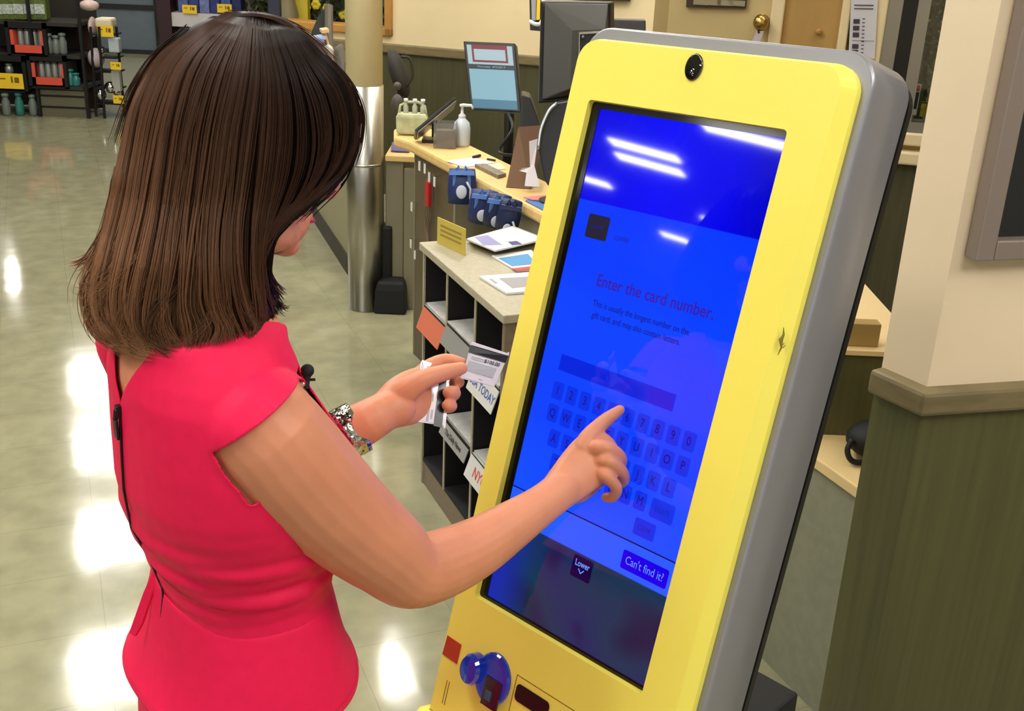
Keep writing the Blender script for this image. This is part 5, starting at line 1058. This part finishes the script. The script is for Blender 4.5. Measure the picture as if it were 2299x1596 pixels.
for k, (x0, y0, x1, y1, Y, pos) in enumerate(((27, 70, 97, 120, YS-.02, 'upper'), (75, 144, 143, 192, YS-.02, 'lower'))):
    a = far(x0, y1, Y); b = far(x1, y0, Y); w = b[0]-a[0]; h = b[2]-a[2]; c = (a+b)/2
    t = thing('display_tray', (c[0], Y, a[2]), f'orange display tray of silver cans, the {pos} of the two at far left', 'tray')
    m = MB(); m.bb((a[0], Y, a[2]), (b[0], Y+.012, a[2]+h*.38)); m.bb((a[0], Y, a[2]), (a[0]+w*.1, Y+.2, b[2])); m.bb((b[0]-w*.1, Y, a[2]), (b[0], Y+.2, b[2])); m.bb((a[0], Y, a[2]), (b[0], Y+.2, a[2]+.01)); m.bb((a[0], Y+.19, a[2]), (b[0], Y+.2, b[2])); obj('card_tray', m, orange, t)
    for j in range(4):
        cx_ = a[0]+w*(.2+.2*j); tt = thing('drink_can', (cx_, Y+.08, a[2]+.011), f"{['leftmost', 'second', 'third', 'rightmost'][j]} silver can in the {pos} orange tray", 'can', 'cans in the orange trays')
        m = MB(); m.lathe((cx_, Y+.08, a[2]+.011), [(w*.085, 0), (w*.095, .01), (w*.095, h*.85), (w*.075, h*.95), (.001, h*.95)], 14); obj('can_body', m, silv, tt, smooth=True)
        m = MB(); m.lathe((cx_, Y+.08, a[2]+.011+h*.94), [(w*.075, 0), (w*.078, .006), (w*.07, .008)], 14); obj('rim', m, alu, tt, smooth=True)
# dark framed boxes round trays
for k, (x0, y0, x1, y1, nm) in enumerate(((18, 52, 100, 124, 'upper'), (66, 126, 146, 196, 'lower'), (-30, 126, 54, 205, 'left'))):
    a = far(x0, y1, YS-.03); b = far(x1, y0, YS-.03); m = MB()
    for q0_, q1_ in (((a[0], a[2]), (a[0]+.03, b[2])), ((b[0]-.03, a[2]), (b[0], b[2])), ((a[0], b[2]-.05), (b[0], b[2]))): m.bb((q0_[0], YS-.03, q0_[1]), (q1_[0], YS+.25, q1_[1]))
    m.bb((a[0], YS+.22, a[2]), (b[0], YS+.25, b[2])); m.bb((a[0], YS-.03, a[2]), (b[0], YS+.25, a[2]+.012)); tag(obj('display_bin', m, blackm), {'upper': 'black bin holding the upper orange tray', 'lower': 'black bin holding the lower orange tray', 'left': 'black bin behind the large yellow price card'}[nm], 'bin', 'black bins on the far shelf')
def price(x0, y0, x1, y1, Y, lab, name='price_card'):
    a = far(x0, y1, Y); b = far(x1, y0, Y); t = thing(name, ((a[0]+b[0])/2, Y, a[2]), lab, 'price card', 'yellow price cards')
    m = MB(); m.bb((a[0], Y, a[2]), (b[0], Y+.006, b[2])); obj('card', m, yellowtag, t)
    m = MB(); w = b[0]-a[0]; h = b[2]-a[2]; m.bb((a[0]+w*.55, Y-.001, a[2]+h*.4), (a[0]+w*.62, Y, a[2]+h*.8)); m.bb((a[0]+w*.68, Y-.001, a[2]+h*.4), (a[0]+w*.85, Y, a[2]+h*.75)); m.bb((a[0]+w*.12, Y-.001, a[2]+h*.6), (a[0]+w*.35, Y, a[2]+h*.68)); obj('price_print', m, mat('brown_price', (120, 90, 20), .6), t)
price(-6, 166, 50, 198, YS-.05, 'large yellow price card at the far left shelf edge')
# green packs with white labels on the top shelf, bottles and glasses
for j in range(5):
    x0 = -18+24*j; a = far(x0, 44, YS+.05); b = far(x0+21, -12, YS+.05); t = thing('green_pack', ((a[0]+b[0])/2, YS+.1, a[2]), f"green pack with a silver label, {['first', 'second', 'third', 'fourth', 'fifth'][j]} from the left on the top far shelf", 'pack', 'green packs on the top shelf')
    m = MB(); m.bb((a[0], YS+.05, a[2]), (b[0], YS+.15, b[2])); obj('pack_body', m, greenp, t, bevel=.01)
    m = MB(); m.bb((a[0]+.01, YS+.043, a[2]+.05), (b[0]-.01, YS+.05, b[2]-.08)); obj('foil_label', m, mat('pale_foil', (190, 198, 192), .35, noise=.3, scale=50), t)
for j, (x, y, h, c) in enumerate(((112, 190-70, 46, 'clear'), (128, 120, 42, 'clear'), (143, 120, 48, 'clear'), (160, 190, 38, 'teal'), (172, 190, 30, 'teal'), (40, 262, 52, 'teal'), (10, 262, 50, 'clear'), (70, 262, 48, 'clear'), (-2+24, 160, 22, 'can'))):
    dd = (R.T@(far(x, y, YS)-CAM))[2]/F; base = far(x, y, YS+.04)
    if y == 262: base[1] = YS-.12; base = Z(x, 262, 0)*[1, 1, 0]+[0, .06, 0.0]
    if y == 160: base = far(x, 164, YS+.06)
    if y in (120, 190): base[2] = {120: zsh[1], 190: zsh[0]}[y]
    mm = {'clear': mat('grey_glass', (120, 130, 125), .15, trans=.2), 'teal': teal, 'can': silv}[c]
    nm = {'clear': 'grey glass jar', 'teal': 'teal glass jar', 'can': 'silver tin'}[c]
    t = thing('glass_jar' if c != 'can' else 'tin', base, f"{nm} {['right of the upper tray', 'second right of the upper tray', 'furthest right of the upper tray', 'right of the lower tray', 'furthest right of the lower tray', 'standing on the floor below the shelf', 'leftmost on the floor by the far shelf', 'on the floor right of the teal jar', 'behind the large yellow price card'][j]}", 'jar', 'jars round the far shelf')
    m = MB(); m.lathe(base, [(7*dd, 0), (9*dd, h*.1*dd), (9*dd, h*.6*dd), (6*dd, h*.75*dd), (6*dd, h*.85*dd)], 14); obj('jar_body', m, mm, t, smooth=True)
    m = MB(); m.lathe(base+UP*h*.85*dd, [(8*dd, 0), (8*dd, h*.12*dd), (.001, h*.15*dd)], 14); obj('lid', m, mm, t, smooth=True)
# brown panel display leaning, pale sacks, wire stand with balloons
YR = Z(240, 262, 0)[1]
m = MB(); m.prism([far(150, -20, YR+.35), far(180, -20, YR+.35), far(212, 120, YR+.3), far(218, 240, YR+.25)*[1, 1, 0]+[0, 0, .02], far(192, 240, YR+.25)*[1, 1, 0]+[0, 0, .02], far(186, 130, YR+.3)], [0, .06, 0]); tag(obj('display_board', m, mat('cocoa_board', (86, 54, 44), .6), flip=True), 'tall brown board standing between the shelf and the wire stand', 'board')
for j, (x, y, rx, ry) in enumerate(((200, 12, 22, 12), (208, 60, 8, 22), (216, 130, 18, 22))):
    d_ = (R.T@(far(x, y, YR+.1)-CAM))[2]/F; c = far(x, y, YR+(.12 if j < 2 else .05)); m = MB(); m.sphere(c, (rx*d_, .08, ry*d_), 14); tag(obj('plush_toy' if j < 2 else 'balloon', m, mat('pink_white_%d' % j, (215, 190, 180) if j < 2 else (195, 175, 180), .5), smooth=True), ['pale peach soft toy hung high beside the brown board', 'narrow cream soft toy hung left of the yellow card', 'dusty pink foil balloon on the wire stand'][j], 'toy' if j < 2 else 'balloon')
ws = thing('wire_stand', Z(240, 262, 0), 'tall black wire display stand with yellow price cards', 'stand')
def vt(x, y, Y): return far(x, y, Y)
p1, p2, p3 = Z(216, 262, 0), Z(235, 266, 0), Z(280, 260, 0)
for (pp, xt) in ((p1, 203), (p2, 222), (p3, 261)):
    top = far(xt, 60, pp[1]); m = MB(); m.tube([pp, top], .012, 8); obj('upright', m, blackm, ws)
for y in (78, 130, 162, 200, 233):
    m = MB(); z_ = far(240, y, YR)[2]; A1 = [p1[0]+(far(203, 60, p1[1])[0]-p1[0])*z_/1.5, p1[1], z_]; A2 = [p3[0]+(far(261, 60, p3[1])[0]-p3[0])*z_/1.5, p3[1], z_]; m.tube([A1, A2], .009, 6); m.box([(A1[0]+A2[0])/2, p1[1]+.12, z_], (abs(A2[0]-A1[0])/2, .1, .006)); obj('shelf', m, blackm, ws)
for j, (x, y, r_) in enumerate(((226, 212, 13), (248, 196, 13), (262, 206, 8), (228, 112, 8))):
    d_ = (R.T@(far(x, y, YR)-CAM))[2]/F; m = MB(); m.sphere(far(x, y, YR-.0), r_*d_, 16); tag(obj('foil_ball', m, mat('chrome_ball_%d' % j, (190, 190, 190), .12, metal=1), smooth=True), ['shiny silver ball low on the wire stand, lower left', 'shiny silver ball low on the wire stand, upper right', 'smallest shiny silver ball at the lower right of the stand', 'shiny pale ball high on the wire stand'][j], 'ball', 'foil balls on the wire stand')
m = MB(); a = far(212, 62, YR-.06); b = far(248, 42, YR-.06); m.bb((a[0], YR-.05, a[2]), (b[0], YR+.1, b[2])); tag(obj('soft_packet', m, mat('cream_packet', (225, 215, 185), .6), bevel=.02), 'cream packet on top of the wire stand above the yellow card', 'packet')
m = MB(); a = far(243, 118, YR-.06); b = far(264, 86, YR-.06); m.bb((a[0], YR-.05, a[2]), (b[0], YR+.03, b[2])); tag(obj('white_packet', m, mat('blue_white_packet', (180, 190, 200), .5), bevel=.01), 'white packet on the upper right of the wire stand', 'packet')
m = MB(); a = far(252, 205, YR-.04); b = far(266, 160, YR-.04); m.bb((a[0], YR-.03, a[2]), (b[0], YR+.03, b[2])); tag(obj('white_carton', m, mat('grey_carton', (170, 170, 160), .5), bevel=.006), 'tall pale carton at the lower right of the wire stand', 'carton')
price(220, 58, 253, 82, YR-.08, 'yellow price card at the top of the wire stand'); price(249, 140, 271, 156, YR-.08, 'yellow price card half way down the wire stand'); price(255, 215, 277, 232, YR-.08, 'yellow price card at the bottom of the wire stand')
# tall blue grey cold store door with black frame
fz = Z(300, 120, 0); YD = fz[1]; t = thing('cold_store_door', (fz[0], YD, 0), 'large blue grey steel door at the back of the shop', 'door')
m = MB(); a = far(195, 118, YD); b = far(346, 0, YD); m.bb((a[0], YD, 0.03), (b[0], YD+.06, HC-.1)); obj('door_leaf', m, mat('blue_grey_steel', (112, 124, 134), .4, noise=.05), t)
m = MB(); zz = far(280, 15, YD)[2]; m.bb((a[0], YD-.02, zz-.03), (b[0], YD, zz+.03)); m.bb((b[0], YD-.04, 0), (b[0]+.1, YD+.1, HC-.05)); m.bb((a[0], YD-.03, 0), (b[0], YD, .05)); obj('frame_bar', m, mat('dark_steel', (38, 40, 44), .4), t)
m = MB(); a = far(360, 122, YD-.1); b = far(384, 0, YD-.1); m.bb((a[0], YD-.1, 0), (b[0], YD, HC)); tag(obj('wall_post', m, mat('mauve_grey', (120, 112, 112), .6)), 'mauve grey wall post right of the steel door', 'post')
m = MB(); c = far(372, 72, YD-1.2); d_ = (R.T@(c-CAM))[2]/F; m.sphere(c, (19*d_, .15, 33*d_), 18); m.sphere(c+[.02, 0, 34*d_], (9*d_, .09, 9*d_), 14); m.rings([[(c[0]+20*d_*s*math.cos(q_), c[1]+.15*s*math.sin(q_), z) for q_ in np.linspace(0, 2*math.pi, 16, endpoint=False)] for z, s in ((0.0, .7), (c[2]*.5, .9), (c[2], .9))])
tag(obj('draped_stand', m, mat('black_cloth', (20, 22, 24), .8), smooth=True), 'tall black covered stand beside the blue grey steel door', 'stand')
# blue product shelf behind the head
YB = 10.5; t = thing('floor_display', far(500, 200, YB)*[1, 1, 0], 'dark floor display of blue packets behind the woman\'s head', 'display')
m = MB(); a, b = far(392, 120, YB), far(570, 0, YB); m.bb((a[0], YB+.1, 0), (b[0], YB+.5, 2.3)); m.bb((a[0]-.1, YB-.1, 0), (a[0]+.02, YB+.5, 2.3)); obj('carcass', m, mat('wine_board', (50, 24, 30), .6), t)
m = MB(); zz = far(480, 30, YB)[2]; m.bb((a[0], YB-.08, zz-.12), (b[0]-.2, YB+.1, zz)); obj('shelf', m, mat('white_shelf', (205, 200, 200), .5), t)
for j in range(6):
    x0 = 400+24*j; a = far(x0, 26, YB-.04); b = far(x0+20, -20, YB-.04); m = MB(); m.bb((a[0], YB-.04, zz), (b[0], YB+.08, b[2])); tag(obj('blue_packet', m, mat('blue_packet_%d' % j, [(90, 100, 160), (50, 60, 130), (110, 120, 170), (40, 50, 110), (70, 90, 150), (30, 40, 100)][j], .4, noise=.3, scale=30), bevel=.01), f"blue packet, {['first', 'second', 'third', 'fourth', 'fifth', 'last'][j]} from the left above the woman's head", 'packet', 'blue packets above the head')
price(410, 12, 441, 30, YB-.1, 'yellow price card left of the crown of her head'); price(488, 10, 520, 28, YB-.1, 'yellow price card directly above the crown of her head')
# flower department through the opening, plants
leafm = mat('leaf_green', (52, 66, 28), .6, noise=.4, scale=20); flow = mat('yellow_bloom', (220, 205, 50), .6)
def plant(name, c, r, n, label, bloom=0, potr=.09, poth=.16, floor=True, base=None, lm=leafm):
    base = np.array([c[0], c[1], 0.0 if base is None else base]); t = thing(name, base, label, 'plant', None)
    m = MB(); m.lathe(base, [(potr*.75, 0), (potr, poth), (potr*.9, poth), (potr*.8, poth-.02)], 16); obj('pot', m, mat('dark_pot', (44, 38, 34), .6), t, smooth=True)
    m = MB(); m.tube([base+UP*poth*.6, c-UP*r[2]*.5, c], .012, 6); obj('stem', m, leafm, t)
    m = MB(); R_ = np.random.default_rng(int(abs(c[0])*1000) % 9999)
    for k in range(n):
        d = nrm(R_.normal(size=3)); p = c+d*np.array(r)*R_.random()**.4; a = nrm(R_.normal(size=3)+UP*.5); b_ = nrm(np.cross(a, R_.normal(size=3))); l = r[2]*.42; w = l*.3
        m.add([p-a*l*.5, p+b_*w*.6, p+a*l*.5, p-b_*w*.6], [(0, 1, 2, 3)])
    obj('foliage', m, lm, t, flip=False)
    for k in range(bloom):
        d = nrm(R_.normal(size=3)*[1, .6, 1]-EY*.8); m = MB(); p = c+d*np.array(r)*.9
        for q_ in range(6): an = q_*math.pi/3; m.sphere(p+EX*math.cos(an)*.02+UP*math.sin(an)*.02, (.018, .01, .018), 6)
        obj('flower', m, flow, t)
YF = 8.6
sz = zs
tb_ = thing('flower_table', far(760, 60, YF)*[1, 1, 0], 'ochre topped table of plants beyond the wall opening', 'table')
a, b = far(600, 60, YF-.3), far(900, 60, YF-.3); m = MB(); m.bb((a[0], YF-.3, sz-.12), (b[0], YF+.4, sz-.08)); obj('top', m, fr, tb_)
for xx in (a[0]+.1, b[0]-.1): m = MB(); m.bb((xx-.03, YF-.2, 0), (xx+.03, YF+.3, sz-.12)); obj('leg', m, shm, tb_)
for j, (x, y, lab, bl_) in enumerate(((690, 22, 'leafy pot plant with yellow flowers beyond the opening', 8), (745, 30, 'dark green bushy pot plant just left of the column beyond the opening', 2), (868, 28, 'green pot plant visible right of the column beyond the opening', 2), (655, 10, 'pot plant beside the yellow box at the left of the opening', 3))):
    c = far(x, y, YF); plant('pot_plant', c, (.13, .12, .18), 170, lab, bl_, base=sz-.08, potr=.06, poth=.09)
m = MB(); a, b = far(652, 12, YF-.2), far(690, -20, YF-.2); m.bb((a[0], YF-.2, sz-.08), (b[0], YF-.1, b[2])); tag(obj('yellow_box', m, mat('olive_yellow', (200, 180, 50), .5), bevel=.006), 'yellow box among the plants at the left of the opening', 'box')
m = MB(); c = far(642, 20, YF-.25); m.lathe((c[0], c[1], sz-.08), [(.06, 0), (.09, .12), (.05, .3), (.07, .4)], 18); tag(obj('vase', m, mat('khaki_ceramic', (150, 140, 110), .4), smooth=True), 'pale khaki vase at the left edge of the opening', 'vase')
wm = MB(); a, b = far(540, 0, 12), far(1000, 0, 12); wm.bb((a[0], 12, 0), (b[0], 12.05, HC)); struct('wall_flower', wm, mat('dim_green_wall', (60, 62, 48), .8, noise=.3, scale=3))
c = far(590, 5, 9.5); plant('tall_plant', c, (.14, .12, .22), 150, 'tall dark green plant above the pink wrapped pot', 0)
m = MB(); c = far(590, 44, 9.2); d_ = (R.T@(c-CAM))[2]/F; m.rings([[(c[0]+r_*d_*math.cos(q_), c[1]+r_*d_*math.sin(q_), z) for q_ in np.linspace(0, 2*math.pi, 14, endpoint=False)] for z, r_ in ((c[2]-.5, 9), (c[2]+10*d_, 16), (c[2]+14*d_, 14))]); tag(obj('wrapped_pot', m, mat('magenta_foil', (190, 20, 90), .35), smooth=True), 'bright magenta wrapped pot on a stand above her hair', 'pot')
m = MB(); c_ = far(590, 44, 9.2); m.tube([(c_[0], c_[1], 0), (c_[0], c_[1], c_[2]-.46)], .08, 10); m.lathe((c_[0], c_[1], c_[2]-.5), [(.09, 0), (.12, .0), (.12, .02), (.01, .02)], 14); tag(obj('pot_stand', m, shm), 'dark round pot stand under the magenta wrapped pot', 'stand')
c = far(612, 30, 8.0); m = MB(); m.bb((c[0]-.03, 8.0, 0), (c[0]+.05, 8.06, HC)); tag(obj('dark_post', m, mat('navy_post', (36, 40, 60), .5)), 'dark navy post at the left end of the cream wall', 'post')
for j, (x, y) in enumerate(((2092, 60), (2080, 180), (2110, 120))):
    c = PL(x, y, rw+RN*(.35+.45*j), RN); plant('pot_plant', c, (.12, .1, .16), 160, ['lush plant high behind the window at right', 'plant low behind the window beside the number card', 'plant just inside the pillar edge behind the window'][j], 2, lm=mat('bright_leaf_%d' % j, (90, 98, 60), .6, noise=.4, scale=20))
# counter items on the partition left of the column
QT = .95
def onq(x, y): return Z(x, y, QT)
b_ = Z(752, 215, QT)
t = thing('leaf_sign', b_, 'tall black pointed banner sign behind the column\'s left side', 'sign')
D5 = (R.T@(b_-CAM))[2]
pts = [(696, 110), (700, 70), (715, 35), (738, 8), (742, 30), (728, 60), (722, 100)]
m = MB(); m.prism([P(x, y, D5) for x, y in pts], EY*.02); obj('banner', m, blackm, t)
m = MB(); m.tube([P(738, 12, D5-.01), P(738, 80, D5-.01), P(752, 215, D5-.01)], .022, 8); m.tube([P(700, 108, D5), P(748, 180, D5)], .012, 8); obj('pole', m, mat('grey_pole', (90, 84, 70), .5), t)
for j, (x, y, w, c, lab) in enumerate(((716, 84, 26, (170, 180, 215), 'lilac card at the top of the stepped cards beside her hair'), (712, 90, 24, (120, 135, 190), 'blue card second in the stepped cards beside her hair'), (700, 104, 24, (225, 215, 140), 'cream yellow card at the bottom of the stepped cards'), (728, 56+12, 16, (215, 175, 130), 'small peach card on top of the stepped cards'))):
    cc_ = P(x, y, D5-.12); d_ = D5/F; m = MB(); m.box(cc_, (w/2*d_, .05, 3.5*d_), [nrm([1, .3, .15]), nrm([-.3, 1, 0]), nrm([-.1, 0, 1])]); m.tube([cc_, P(x+25, y+90, D5-.08)], .006, 6); tag(obj('stepped_card', m, mat('step_card_%d' % j, c, .5)), lab, 'card', 'stepped cards beside the column')
m = MB(); m.sphere(P(733, 122, D5-.1), (.035, .03, .05), 14, [nrm([1, 0, -.4]), EY, nrm([.4, 0, 1])]); m.tube([P(735, 130, D5-.1), P(752, 190, D5-.1)], .02, 8); tag(obj('price_gun', m, mat('grey_white', (190, 188, 184), .4), smooth=True), 'grey white hand scanner held upright beside the column', 'scanner')
m = MB(); m.prism([P(745, 110, D5+.1), P(765, 98, D5+.1), P(775, 140, D5+.1), P(772, 190, D5+.1), P(752, 170, D5+.1)], EY*.1); tag(obj('grey_bag', m, mat('grey_bag', (96, 92, 84), .7), bevel=.02), 'dark grey bag leaning against the column\'s left side', 'bag')
